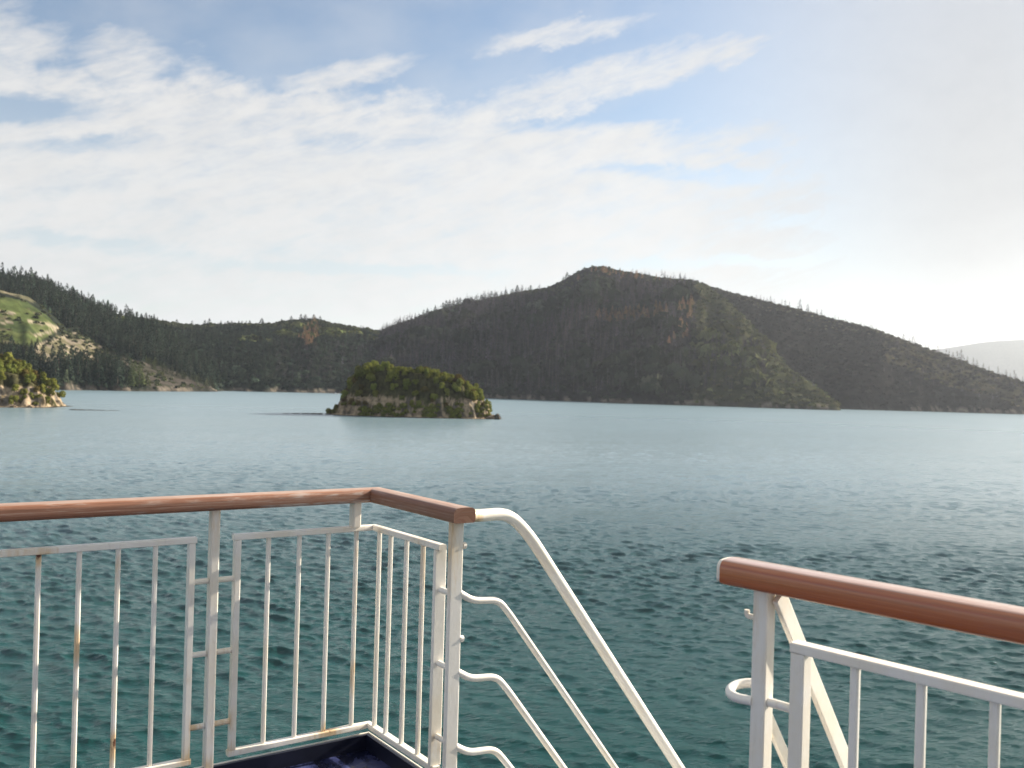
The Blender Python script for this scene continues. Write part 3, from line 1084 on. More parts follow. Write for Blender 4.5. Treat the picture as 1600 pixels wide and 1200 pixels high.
    for x, hpx in ((692, 9), (697, 11), (702, 10), (708, 8), (714, 11), (719, 10), (727, 8), (735, 7), (744, 9), (752, 8), (758, 7), (768, 10), (775, 8), (783, 7), (790, 8), (800, 7), (808, 12), (829, 8), (662, 8), (668, 7), (680, 8), (886, 8), (880, 5)):
        p = crest('main', x)
        h = (hpx + 3) * p.length / FPX
        place("pine_tree", rs.choice(dark), p, h * rs.uniform(1.2, 2.0), rs.uniform(0, 6.28), "small dark pine on the left skyline of the big hill", "pine tree", "pines along the left skyline of the big hill", h)
    for x, hpx in ((320, 7), (327, 9), (345, 6), (356, 5), (378, 6), (390, 7), (409, 12), (440, 6), (455, 8), (470, 9), (477, 10), (490, 8), (500, 7), (300, 6), (276, 8)):
        p = crest('back', x)
        h = (hpx * rs.uniform(0.5, 0.9) + 4) * p.length / FPX
        place("pine_tree", rs.choice(dark), p, h * rs.uniform(1.5, 2.3), rs.uniform(0, 6.28), "dark bushy pine on the skyline of the low middle hill", "pine tree", "pines on the skyline of the low middle hill", h)
    for x, hpx in ((4, 11), (12, 12), (22, 9), (31, 14), (40, 14), (48, 22), (55, 17), (62, 13), (74, 22), (80, 18), (86, 17), (95, 18), (104, 21), (114, 20), (122, 16), (130, 14), (139, 13), (147, 15), (155, 13), (163, 11), (178, 9), (206, 9), (196, 7)):
        p = crest('left', x)
        h = (hpx + 3) * p.length / FPX
        place("pine_tree", rs.choice(dark), p, h * 1.15, rs.uniform(0, 6.28), "tall dark pine on the skyline of the far left slope", "pine tree", "tall pines on the far left skyline", h)

    # the remaining mass of trees and scrub: one object
    rest = np.where(~single & (typ != 'n'))[0]
    VV, LL, SS, CC = [], [], [], []
    base = 0
    shr = [shrub_arr(200 + s, 42, 0.30) for s in range(6)]
    for i in rest:
        t = typ[i]
        c, s = math.cos(u[i] * 6.28), math.sin(u[i] * 6.28)
        if t == 's':
            v, f = shr[i % 6]
            hh = hgt[i]
            sc = np.array([hh * 1.0, hh * 1.0, hh * 1.15])
            parts = [(v, f)]
        else:
            cr, tr = protos[t][i % len(protos[t])]
            hh = hgt[i]
            sc = np.array([hh, hh, hh])
            parts = [cr, tr]
        for j, (v, f) in enumerate(parts):
            q = v * sc
            w = np.empty_like(q)
            w[:, 0] = q[:, 0] * c - q[:, 1] * s + X[i]
            w[:, 1] = q[:, 0] * s + q[:, 1] * c + Y[i]
            w[:, 2] = q[:, 2] + H[i] - 0.3
            VV.append(w)
            LL.append((f + base).ravel())
            SS.append(np.full(len(f), f.shape[1]))
            CC.append(np.tile(col[i] if j == 0 else (0.09, 0.07, 0.06), (len(v), 1)))
            base += len(v)
    me = np_mesh("forest", np.concatenate(VV), np.concatenate(LL), np.concatenate(SS))
    add_color(me, 'ground', np.concatenate(CC))
    o = link_mesh("forest", me, None, [M_FOREST])
    tag(o, "mass of scrub and small trees covering the far hills", "forest", kind="stuff")
    print("forest", len(rest), "single", int(single.sum()))


build_forest()


# ------------------------------------------------------------------ island and headland
def build_isle(name, label, cat, cx, cy, hx, hy, tops, seed, beach, rot=0.0, power=3.2):
    """rocky island: tops = [(local x, ground height)], front faces -y. Returns a height function."""
    nx, ny = int(hx * 2.5 / 0.6), int(hy * 2.5 / 0.6)
    gx = np.linspace(-hx * 1.2, hx * 1.2, nx)
    gy = np.linspace(-hy * 1.25, hy * 1.25, ny)
    tx = np.array([t[0] for t in tops], float)
    tz = np.array([t[1] for t in tops], float)

    def height(x, y):
        ang = np.arctan2(y / hy, x / hx)
        rr = (np.abs(x / hx) ** power + np.abs(y / hy) ** power) ** (1 / power)
        wob = 0.055 * fbm(ang * 2.2 + 5, ang * 0 + seed, 3, seed) + 0.030 * fbm(ang * 9, ang * 0 + seed + 2, 3, seed + 5)
        scale = np.minimum(hx, hy)
        d = (1 + wob - rr) * scale                     # metres inside the shore line
        d = d + 1.5 * fbm(x / 3.4, y / 6.0, 3, seed + 9) * sstep(d, 0.5, 3)
        top = np.interp(x, tx, tz) * (0.9 + 0.12 * fbm(x / 14, y / 14, 3, seed + 3))
        b = np.where(y < 0, beach, 0.6)
        cliff = np.maximum(0.5, 2.0 + 4.6 * fbm(x / 8, y / 8, 3, seed + 4))
        h = np.where(d < 0, d * 0.35, 0.10 * np.minimum(d, b) + 0.12)
        q = d - b
        h = h + np.where(q > 0, np.minimum(cliff * sstep(q, 0, 1.8) + 2.3 * np.maximum(q - 0.8, 0), 60), 0)
        h = np.minimum(h, np.maximum(top, 0.0) + 0.10 * np.minimum(d, b))
        return np.maximum(h, -3.0), d, q
    X, Y = np.meshgrid(gx, gy, indexing='xy')
    H, D, Q = height(X, Y)
    n1 = fbm(X / 5, Y / 5, 4, seed + 20)
    n2 = fbm(X / 1.6, Y / 1.6, 3, seed + 21)
    col = np.zeros(X.shape + (3,))
    col[:] = (0.055, 0.052, 0.026)
    cl = (Q < 5.5 + 2.5 * n1) & (H < 11)
    col[cl] = (0.30, 0.235, 0.16)
    col[cl & (n1 > 0.15)] = (0.12, 0.105, 0.085)
    col[cl & (n2 > 0.35)] = (0.10, 0.08, 0.05)
    col[cl & (n1 < -0.45)] = (0.075, 0.075, 0.035)
    be = Q < 0.2
    col[be] = (0.36, 0.28, 0.19)
    col[H < 0.28] = (0.05, 0.042, 0.032)
    c, s = math.cos(rot), math.sin(rot)
    V = np.stack([X * c - Y * s, X * s + Y * c, H], -1).reshape(-1, 3)
    F = grid_faces(ny, nx)
    me = np_mesh(name, V, F.ravel(), np.full(len(F), 4), True)
    add_color(me, 'ground', col.reshape(-1, 3))
    o = link_mesh(name, me, None, [M_ISLE])
    o.location = (cx, cy, 0)
    tag(o, label, cat, kind="structure")

    def world(x, y):
        h, d, q = height(np.array([x]), np.array([y]))
        return Vector((cx + x * c - y * s, cy + x * s + y * c, float(h[0]))), float(d[0]), float(q[0])
    return world


CROWNS = []
for s in range(6):
    cr, tr = broadleaf(300 + s, 1.0, 1500, 0.095)
    CROWNS.append((mesh_of("crown", cr, M_LEAF), mesh_of("trunk", tr, M_BARK)))
BROWN = []
for s in range(2):
    cr, tr = broadleaf(320 + s, 1.0, 1300, 0.10)
    BROWN.append((mesh_of("crown", cr, M_LEAF_BROWN), mesh_of("trunk", tr, M_BARK)))
SHRUBS = [mesh_of("shrub", shrub_arr(340 + s, 300, 0.16), M_LEAF) for s in range(4)]
cv, tv = conifer(360, 1500, 0.21, 0.022, 13, 0.06)
DARK_CONIFER = (mesh_of("crown", cv, M_LEAF_DARK), mesh_of("trunk", tv, M_BARK))


def broad_tree(pair, loc, s, rz, label, group, sz=None, name="broadleaf_tree"):
    e = empty(name, loc)
    e.scale = (s, s, sz or s)
    e.rotation_euler = (0, 0, rz)
    for nm, me in zip(("crown", "trunk"), pair):
        o = bpy.data.objects.new(nm, me)
        C.objects.link(o)
        o.parent = e
    tag(e, label, "tree", group)
    return e


def plant_isle(world, hx, hy, seed, spacing, label, group, shrub_label, shrub_group, r_lo, r_hi, keep, n_shrub, min_q=0.9):
    rs = random.Random(seed)
    y = -hy
    while y < hy * 0.55:
        x = -hx
        while x < hx:
            jx, jy = x + rs.uniform(-.45, .45) * spacing, y + rs.uniform(-.45, .45) * spacing
            p, d, q = world(jx, jy)
            if q > min_q and keep(jx, jy):
                s = (r_lo + (r_hi - r_lo) * rs.random() ** 1.5) * (0.7 if q < 4 else 1.0)
                pair = rs.choice(BROWN) if rs.random() < 0.13 else rs.choice(CROWNS)
                broad_tree(pair, p - Vector((0, 0, 0.25 * s)), s, rs.uniform(0, 6.28), label if pair not in BROWN else "brownish " + label, group if pair not in BROWN else "brownish " + group, s * rs.uniform(0.95, 1.3))
            x += spacing
        y += spacing * 0.85
    k = 0
    tries = 0
    while k < n_shrub and tries < 4000:
        tries += 1
        x, y = rs.uniform(-hx, hx), rs.uniform(-hy, -hy * 0.1)
        p, d, q = world(x, y)
        if 0.6 < q < min_q + 1.6 and keep(x, y) and vnoise(np.array([x / 6.0]), np.array([y / 9.0]), seed)[0] > 0.36:
            s = rs.uniform(0.8, 2.1)
            place("shrub", rs.choice(SHRUBS), p - Vector((0, 0, 0.3)), s, rs.uniform(0, 6.28), shrub_label, "shrub", shrub_group, s * rs.uniform(.9, 1.5))
            k += 1


ISLE_D = 548.0
ix, iy = -55.5, 545.0
isle = build_isle("island", "small steep wooded island with pale cliffs in the middle of the bay", "island", ix, iy, 49.0, 26.0,
                  [(-51, 1.0), (-47, 5), (-42, 9), (-38, 18), (-33, 24), (-24, 25.5), (-8, 26.5), (6, 25.5), (20, 22), (32, 17), (39, 12), (43, 8), (47, 4), (50, 1.0)], 5, 2.2)
plant_isle(isle, 49, 26, 8, 4.3, "rounded olive green tree in the canopy covering the small island", "olive trees of the island canopy",
           "small green shrub clinging to the pale cliff foot of the island", "shrubs on the island cliffs", 2.0, 3.7, lambda x, y: x > -38, 240)
# the odd ones out
for (lx, ly, s, sz, lab, pair) in (
        (-28.0, -9.0, 5.2, 6.0, "tallest broad dark tree crown at the left end of the island top", CROWNS[1]),
        (-33.5, -5.0, 4.6, 5.2, "dark leaning tree on the left shoulder of the island below the tallest crown", CROWNS[3]),
        (-37.0, -11.0, 3.4, 3.4, "dark bushy tree low on the left flank of the island", CROWNS[4]),
        (-41.5, -7.0, 2.9, 3.0, "small dark tree on the low left tail of the island", CROWNS[5]),
        (-46.0, -4.0, 2.7, 2.7, "leftmost low dark tree at the tip of the island by the reef", CROWNS[0]),
        (37.5, -3.0, 2.7, 4.4, "upright dark tree sticking up at the right end of the island", CROWNS[2])):
    p, d, q = isle(lx, ly)
    broad_tree(pair, p - Vector((0, 0, 0.3 * s)), s, lx, lab, None, sz)

HX, HY = -321.0, 520.0
head = build_isle("headland", "near wooded headland with a pale rocky shore at the left edge", "headland", HX, HY, 75.0, 36.0,
                  [(-80, 20), (20, 25), (40, 24), (52, 19), (60, 15), (66, 10), (70, 6), (74, 3), (78, 0.5)], 19, 1.8, RAD(8), 2.6)
plant_isle(head, 75, 36, 18, 5.6, "rounded yellow green tree on the near headland at the left edge", "yellow green trees of the headland",
           "small shrub on the pale rocky shore of the left headland", "shrubs on the headland shore", 2.9, 4.6, lambda x, y: x > 8 and x < 69, 60, 1.3)
p, d, q = head(63.0, -6.0)
broad_tree(DARK_CONIFER, p - Vector((0, 0, 0.8)), 14.5, 0.5, "dark cone shaped conifer at the right end of the headland", None, 13.0, "conifer_tree")


def rock_mesh(seed, sx, sy, sz, n=14):
    rng = np.random.default_rng(seed)
    v = []
    for i in range(n + 1):
        th = math.pi * i / n
        for j in range(2 * n):
            ph = math.pi * j / n
            d = np.array([math.sin(th) * math.cos(ph), math.sin(th) * math.sin(ph), math.cos(th)])
            v.append(d)
    v = np.array(v)
    k = 1 + 0.28 * fbm(v[:, 0] * 2 + seed, v[:, 1] * 2 + v[:, 2] * 2.7, 4, seed) + 0.18 * np.abs(fbm(v[:, 2] * 4 + seed, v[:, 0] * 4 - v[:, 1] * 3, 3, seed + 3))
    v = v * k[:, None] * (sx, sy, sz)
    f = grid_faces(n + 1, 2 * n, wrap=True)
    return v, f


def rock(px, py, dist, sx, sy, sz, label, group, mat, seed):
    p = at_dist(px, py, dist)
    p.z = -0.15 * sz
    v, f = rock_mesh(seed, sx, sy, sz)
    o = link_mesh("rock", mesh_of("rock", (v, f[:, ::-1]), mat, False), None)
    o.location = p
    tag(o, label, "rock", group)


for k, (x, w) in enumerate(((447, 3.5), (462, 4.5), (478, 5.5), (490, 4.5), (500, 3.0))):
    rock(x, 645, 540, w * 0.55, 1.8, 0.30 + 0.12 * k, "low dark reef rock awash off the left tip of the island", "reef rocks off the left tip of the island", M_ROCK_DARK, 500 + k)
rock(770, 646, 531, 3.2, 3.0, 2.6, "brown rock slab at the right foot of the island, inner of two", None, M_ROCK, 520)
rock(777, 645, 530, 2.2, 2.4, 3.0, "jagged dark rock at the right tip of the island, outer of two", None, M_ROCK_DARK, 521)
for k, (x, w) in enumerate(((116, 2.5), (128, 3.0), (142, 3.0), (158, 3.5), (178, 3.0))):
    rock(x, 634, 540, w, 1.6, 0.5 - 0.07 * k, "low dark rock awash off the point of the left headland", "reef rocks off the left headland", M_ROCK_DARK, 540 + k)
for k, x in enumerate((4, 18, 31, 44, 58, 71, 84, 97)):
    p_, d_, q_ = head(14 + 7.2 * k, -36.0 * (1.0 - 0.5 * max(0, k - 4) * 0.2) + 2.5)
    v, f = rock_mesh(560 + k, 1.7, 1.5, 1.1)
    o = link_mesh("rock", mesh_of("rock", (v, f[:, ::-1]), M_ROCK, False), None)
    o.location = (p_.x, p_.y, max(p_.z, 0.0))
    tag(o, "pale brown boulder on the shore of the left headland", "rock", "boulders on the headland shore")


# the small white boat at the far shore, left of the island
def boat():
    p = at_dist(525, 608, 1330)
    e = empty("motorboat", (p.x, p.y, 0.0))
    e.rotation_euler = (0, 0, 0.3)
    L, B = 4.2, 1.25
    v, f = [], []
    st = [(-1.0, 0.85, 0.75, 0.0), (-0.4, 1.0, 0.85, -0.1), (0.2, 1.0, 0.95, -0.1), (0.65, 0.65, 1.1, 0.0), (1.0, 0.03, 1.3, 0.3)]
    for (t, w, z1, z0) in st:
        v += [(t * L, -w * B, z1), (t * L, -w * B * 0.75, z0 + 0.1), (t * L, 0, z0 - 0.2), (t * L, w * B * 0.75, z0 + 0.1), (t * L, w * B, z1)]
    n = len(st)
    for i in range(n - 1):
        for j in range(4):
            f.append((i * 5 + j, i * 5 + j + 1, i * 5 + 6 + j, i * 5 + 5 + j))
        f.append((i * 5 + 4, i * 5, i * 5 + 5, i * 5 + 9))
    hull = mesh_of("hull", (np.array(v), np.array(f)), M_HULL)
    link_mesh("hull", hull).parent = e
    cb = [(-1.3, -.9, .8), (1.2, -.8, .95), (1.2, .8, .95), (-1.3, .9, .8), (-1.2, -.75, 2.2), (0.5, -.7, 2.2), (0.5, .7, 2.2), (-1.2, .75, 2.2)]
    cf = [(0, 1, 5, 4), (1, 2, 6, 5), (2, 3, 7, 6), (3, 0, 4, 7), (4, 5, 6, 7)]
    link_mesh("cabin", mesh_of("cabin", (np.array(cb, float), np.array(cf)), M_HULL)).parent = e
    wd = [(0.62, -.62, 2.0), (1.16, -.70, 1.15), (1.16, .70, 1.15), (0.62, .62, 2.0)]
    wd = [(a + 0.03, b, c) for a, b, c in wd]
    link_mesh("windscreen", mesh_of("windscreen", (np.array(wd), np.array([(0, 1, 2, 3)])), M_NAVY)).parent = e
    tag(e, "tiny white motorboat by the far shore, left of the island", "boat")


boat()

# ------------------------------------------------------------------ ship: deck and railings
TH = RAD(35.56)
D1 = Vector((-math.cos(TH), -math.sin(TH), 0))       # along the long railing, towards the left
D2 = Vector((math.sin(TH), -math.cos(TH), 0))        # along the short side, towards the stair gap
OUT = -D1                                            # outboard, the way the stairs go down
K0 = Vector((-0.5921, 4.2355, EYE))                  # corner of the railing (at eye height)
THR = 0.8168
DR = Vector((math.cos(THR), -math.sin(THR), 0))
OUTR = Vector((math.sin(THR), math.cos(THR), 0))
R0 = Vector((0.6182, 2.69, EYE))                     # end of the right hand railing
UP = Vector((0, 0, 1))
DECK_Z = EYE - 1.60


def P1(t, z, o=0.0):
    return K0 + D1 * t + UP * z + D2 * o


def P2(t, z, o=0.0):
    return K0 + D2 * t + UP * z + D1 * o


def PR(t, z, o=0.0):
    return R0 + DR * t + UP * z + OUTR * o


RUST = [(P2(0.676, -0.56, 0.030), 0.030, 0.55, 11.0), (P2(0.676, -0.53, 0.01), 0.035, 0.7, 1.2), (P2(0.70, -0.52, -0.06), 0.05, 0.8, 1.0), (P1(1.346, -0.652), 0.03, 1.0, 1.2), (P1(1.40, -0.64), 0.10, 0.45, 1), (P1(1.21, -0.99), 0.05, 0.85, 2.0),
        (P1(1.072, -0.72), 0.06, 0.55, 2), (P1(1.072, -1.36), 0.03, 1.05, 4), (P1(0.66, -1.105), 0.03, 0.9, 1), (P1(0.66, -1.39), 0.04, 0.95, 1), (P1(0.78, -1.39), 0.025, 1.0, 1.3),
        (P1(0.20, -1.515), 0.03, 1.25, 0.6), (P1(0.28, -1.52), 0.04, 0.7, 0.6), (P2(0.43, -0.68), 0.07, 0.55, 6), (P1(0.083, -1.25), 0.05, 0.55, 3), (P1(0.711, -0.56), 0.06, 0.6, 3),
        (P1(0.79, -1.50), 0.05, 0.6, 1), (P1(0.71, -1.56), 0.05, 0.7, 2), (P1(0.093, -0.58), 0.07, 0.42, 2.5), (P1(0.086, -0.75), 0.10, 0.40, 4), (P1(0.615, -1.50), 0.04, 0.6, 1),
        (P2(0.60, -1.42), 0.04, 0.7, 1.2), (P2(0.565, -1.40), 0.03, 0.55, 2), (P1(0.7, -0.9), 0.25, 0.20, 3), (P2(0.1, -0.62), 0.10, 0.35, 1), (P1(0.05, -1.515), 0.08, 0.35, .5),
        (PR(0.118, -0.56), 0.08, 0.30, 3), (PR(0.16, -0.70), 0.12, 0.22, 3)]


class Shape:
    """collects swept bars into one mesh with uv (metres along, metres around) and a rust attribute"""
    def __init__(self):
        self.v, self.f, self.uv, self.n, self.round = [], [], [], 0, False

    def sweep(self, path, profile, up=UP, cap=True, start=None, end=None, step=0.06):
        path = [Vector(p) for p in path]
        # subdivide long runs
        pts = [path[0]]
        for a, b in zip(path[:-1], path[1:]):
            m = max(1, int((b - a).length / step))
            for k in range(1, m + 1):
                pts.append(a.lerp(b, k / m))
        m = len(profile)
        rad_ = [math.hypot(*q) for q in profile]
        self.round = m > 22 or max(rad_) - min(rad_) < 1e-6
        per = [0.0]
        for k in range(m):
            a, b = profile[k], profile[(k + 1) % m]
            per.append(per[-1] + math.hypot(a[0] - b[0], a[1] - b[1]))
        L = 0.0
        u_prev = None
        for i, p in enumerate(pts):
            d0 = (pts[i] - pts[i - 1]).normalized() if i > 0 else None
            d1 = (pts[i + 1] - pts[i]).normalized() if i < len(pts) - 1 else None
            d = ((d0 or d1) + (d1 or d0)).normalized()
            if u_prev is None:
                side = d.cross(up)
                if side.length < 1e-4:
                    side = d.cross(Vector((0, 1, 0.001)))
                side.normalize()
            else:
                side = (u_prev - d * u_prev.dot(d)).normalized()
            u_prev = side
            nrm = side.cross(d).normalized()
            miter = 1.0 / max(0.5, d.dot(d1 or d0))
            if i > 0:
                L += (pts[i] - pts[i - 1]).length
            plane = start if i == 0 else (end if i == len(pts) - 1 else None)
            for k in range(m):
                q = p + side * profile[k][0] + nrm * profile[k][1]
                if plane is not None:                     # cut the end on a slanted plane
                    dd = d1 or d0
                    q = q - dd * ((q - p).dot(plane) / dd.dot(plane))
                self.v.append(q)
                self.uv.append((L, per[k]))
        n = len(pts)
        b = self.n
        for i in range(n - 1):
            for k in range(m):
                k2 = (k + 1) % m
                self.f.append((b + i * m + k, b + i * m + k2, b + (i + 1) * m + k2, b + (i + 1) * m + k))
        if cap:
            self.f.append(tuple(b + k for k in reversed(range(m))))
            self.f.append(tuple(b + (n - 1) * m + k for k in range(m)))
        self.n += n * m
        return self

    def build(self, name, mat, parent=None, rust=True, sharp=None):
        loops = np.concatenate([np.array(f) for f in self.f])
        sizes = np.array([len(f) for f in self.f])
        V = np.array([tuple(q) for q in self.v])
        me = np_mesh(name, V, loops, sizes, True)
        uvl = me.uv_layers.new(name="UVMap")
        uv = np.array(self.uv, np.float32)[loops]
        uvl.data.foreach_set('uv', uv.ravel())
        if rust:
            r = np.zeros(len(V), np.float32)
            for (p, rad, s, drip) in RUST:
                d = V - np.array(tuple(p))
                below = np.where(d[:, 2] < 0, 1.0 / drip, 1.0)
                q = (d[:, 0] ** 2 + d[:, 1] ** 2 + (d[:, 2] * below) ** 2) / rad ** 2
                r = np.maximum(r, s * (1.15 if rad < 0.06 else 0.9) * np.exp(-q))
            at = me.attributes.new('rust', 'FLOAT', 'POINT')
            at.data.foreach_set('value', r.astype(np.float32))
        me.set_sharp_from_angle(angle=RAD(38 if self.round else 21))
        return link_mesh(name, me, parent, [mat])


def rrect(w, h, r, n=4):
    """rounded rectangle profile, w across and h up"""
    pts = []
    for (cx, cy, a0) in ((w / 2 - r, h / 2 - r, 0), (-w / 2 + r, h / 2 - r, 90), (-w / 2 + r, -h / 2 + r, 180), (w / 2 - r, -h / 2 + r, 270)):
        for k in range(n + 1):
            a = RAD(a0 + 90 * k / n)
            pts.append((cx + r * math.cos(a), cy + r * math.sin(a)))
    return pts


def circ(r, n=14):
    return [(r * math.cos(2 * math.pi * k / n), r * math.sin(2 * math.pi * k / n)) for k in range(n)]


def handrail_profile(w, h):
    """flat, faintly crowned top with rounded shoulders, tighter corners below"""
    pts = []
    rt, rb = 0.36 * h, 0.20 * h
    for k in range(7):
        a = RAD(90 * k / 6)
        pts.append((w / 2 - rt + rt * math.cos(a), h / 2 - rt + rt * math.sin(a)))
    for k in range(1, 6):
        x = (w / 2 - rt) * (1 - k / 3)
        pts.append((x, h / 2 + 0.03 * h * (1 - (x / (w / 2 - rt)) ** 2)))
    for k in range(7):
        a = RAD(90 + 90 * k / 6)
        pts.append((-w / 2 + rt + rt * math.cos(a), h / 2 - rt + rt * math.sin(a)))
    for k in range(5):
        a = RAD(180 + 90 * k / 4)
        pts.append((-w / 2 + rb + rb * math.cos(a), -h / 2 + rb + rb * math.sin(a)))
    for k in range(5):
        a = RAD(270 + 90 * k / 4)
        pts.append((w / 2 - rb + rb * math.cos(a), -h / 2 + rb + rb * math.sin(a)))
    out = []
    for p in pts:
        if not out or math.hypot(p[0] - out[-1][0], p[1] - out[-1][1]) > 1e-5:
            out.append(p)
    return out


def fillet(pts, r, n=6):
    pts = [Vector(p) for p in pts]
    out = [pts[0]]
    for a, b, c in zip(pts[:-2], pts[1:-1], pts[2:]):
        k = min(r, (a - b).length * 0.48, (c - b).length * 0.48)
        p0, p2 = b + (a - b).normalized() * k, b + (c - b).normalized() * k
        for i in range(n + 1):
            t = i / n
            out.append(p0 * (1 - t) ** 2 + b * 2 * t * (1 - t) + p2 * t * t)
    out.append(pts[-1])
    return out


FRAME = rrect(0.034, 0.024, 0.004, 2)
BAL = rrect(0.0175, 0.0175, 0.0045, 2)
T_TOP, T_BOT = -0.645, -1.517


def left_railing():
    e = empty("railing", (K0.x, K0.y, DECK_Z))
    tag(e, "white corner railing with weathered brown wooden handrail and upright bars on the left", "railing")
    HP = handrail_profile(0.098, 0.058)
    bis = (D1 - D2).normalized()                         # mitre plane at the corner
    Shape().sweep([P1(4.2, -0.5), P1(0, -0.5)], HP, end=bis, step=0.1).build("handrail", M_TEAK, e, False)
    h2 = Shape().sweep([P2(0.0008, -0.5), P2(0.735, -0.5)], HP, start=bis, step=0.1).build("handrail", M_TEAK, e, False)
    h2['label'] = "short handrail section with a squared end by the stair tube"
    post = rrect(0.040, 0.036, 0.005, 2)
    for t in (0.711, 2.75):
        Shape().sweep([P1(t, -1.60), P1(t, -0.529)], post, up=D1).build("post", M_WHITE, e)
    Shape().sweep([P1(0.093, -0.636), P1(0.093, -0.529)], rrect(0.05, 0.036, 0.005, 2), up=D1).build("post", M_WHITE, e)
    pb = Shape().sweep([P2(0.676, -1.62), P2(0.676, -0.529)], rrect(0.056, 0.024, 0.004, 2), up=D2).build("post", M_WHITE, e)
    pb['label'] = "thick corner post beside the stairs with a rusty top"
    for z in (-0.625, -0.985):
        q = P2(0.678, z, -0.029)
        Shape().sweep([q, q + OUT * 0.014], circ(0.013, 10), step=1).build("bolt", M_WHITE, e)
    # long panel (runs out of the picture)
    f = Shape()
    f.sweep([P1(2.66, T_TOP), P1(0.783, T_TOP)], FRAME)
    f.sweep([P1(2.66, T_BOT), P1(0.783, T_BOT)], FRAME)
    f.sweep([P1(0.80, T_BOT + 0.0125), P1(0.80, T_TOP - 0.0125)], rrect(0.032, 0.026, 0.004, 2), up=D1)
    f.sweep([P1(2.64, T_BOT + 0.0125), P1(2.64, T_TOP - 0.0125)], rrect(0.032, 0.026, 0.004, 2), up=D1)
    fr = f.build("panel_frame", M_WHITE, e)
    for k in range(13):
        t = 0.937 + 0.1365 * k
        if t > 2.6:
            break
        b = Shape().sweep([P1(t, T_BOT + 0.0125), P1(t, T_TOP - 0.0125)], BAL, up=D1).build("baluster", M_WHITE, None)
        b.parent = fr
        b.matrix_parent_inverse = Matrix.Identity(4)
    # corner panel, bent round the corner
    f = Shape()
    f.sweep([P1(0.633, T_TOP), P1(0, T_TOP), P2(0.583, T_TOP)], FRAME)
    f.sweep([P1(0.633, T_BOT), P1(0, T_BOT), P2(0.583, T_BOT)], FRAME)
    f.sweep([P1(0.616, T_BOT + 0.0125), P1(0.616, T_TOP - 0.0125)], rrect(0.032, 0.026, 0.004, 2), up=D1)
    f.sweep([P2(0.563, T_BOT + 0.0125), P2(0.563, T_TOP - 0.0125)], rrect(0.052, 0.018, 0.004, 2), up=D2)
    fr2 = f.build("panel_frame", M_WHITE, e)
    for t in (0.484, 0.349, 0.217, 0.085):
        Shape().sweep([P1(t, T_BOT + 0.0125), P1(t, T_TOP - 0.0125)], BAL, up=D1).build("baluster", M_WHITE, fr2)
    for t in (0.055, 0.158, 0.296, 0.432):
        Shape().sweep([P2(t, T_BOT + 0.0125), P2(t, T_TOP - 0.0125)], BAL, up=D2).build("baluster", M_WHITE, fr2)
    for o in list(fr.children) + list(fr2.children):
        o.matrix_parent_inverse = Matrix.Identity(4)
    # stubs that carry the panels
    tube = circ(0.0115, 10)
    for z in (-0.812, -1.101, -1.388):
        Shape().sweep([P1(0.787, z), P1(0.731, z)], tube).build("spacer_bar", M_WHITE, e)
        Shape().sweep([P1(0.691, z), P1(0.629, z)], tube).build("spacer_bar", M_WHITE, e)
        Shape().sweep([P2(0.573, z), P2(0.663, z)], tube).build("spacer_bar", M_WHITE, e)


def left_stair_rail():
    B = P2(0.676, 0)
    e = empty("stair_railing", (B.x, B.y, DECK_Z))
    tag(e, "white tubular stair railing curving down from the thick post of the left railing", "railing")

    def S(s, z, side=0.0):
        return B + OUT * s + UP * z + D2 * side
    Shape().sweep(fillet([S(0.030, -0.505, 0.034), S(0.10, -0.511, 0.016), S(0.245, -0.512, 0), S(0.350, -0.605, 0), S(1.75, -2.37, 0)], 0.11, 9), circ(0.0245, 18)).build("handrail", M_WHITE, e)
    for (z0, n) in ((-0.808, 0), (-1.112, 1), (-1.40, 2)):
        Shape().sweep(fillet([S(0.024, z0), S(0.085, z0 - 0.036), S(0.208, z0 - 0.046), S(0.262, z0 - 0.105), S(1.55, z0 - 1.72)], 0.06, 7), circ(0.0140, 12)).build("mid_rail", M_WHITE, e)


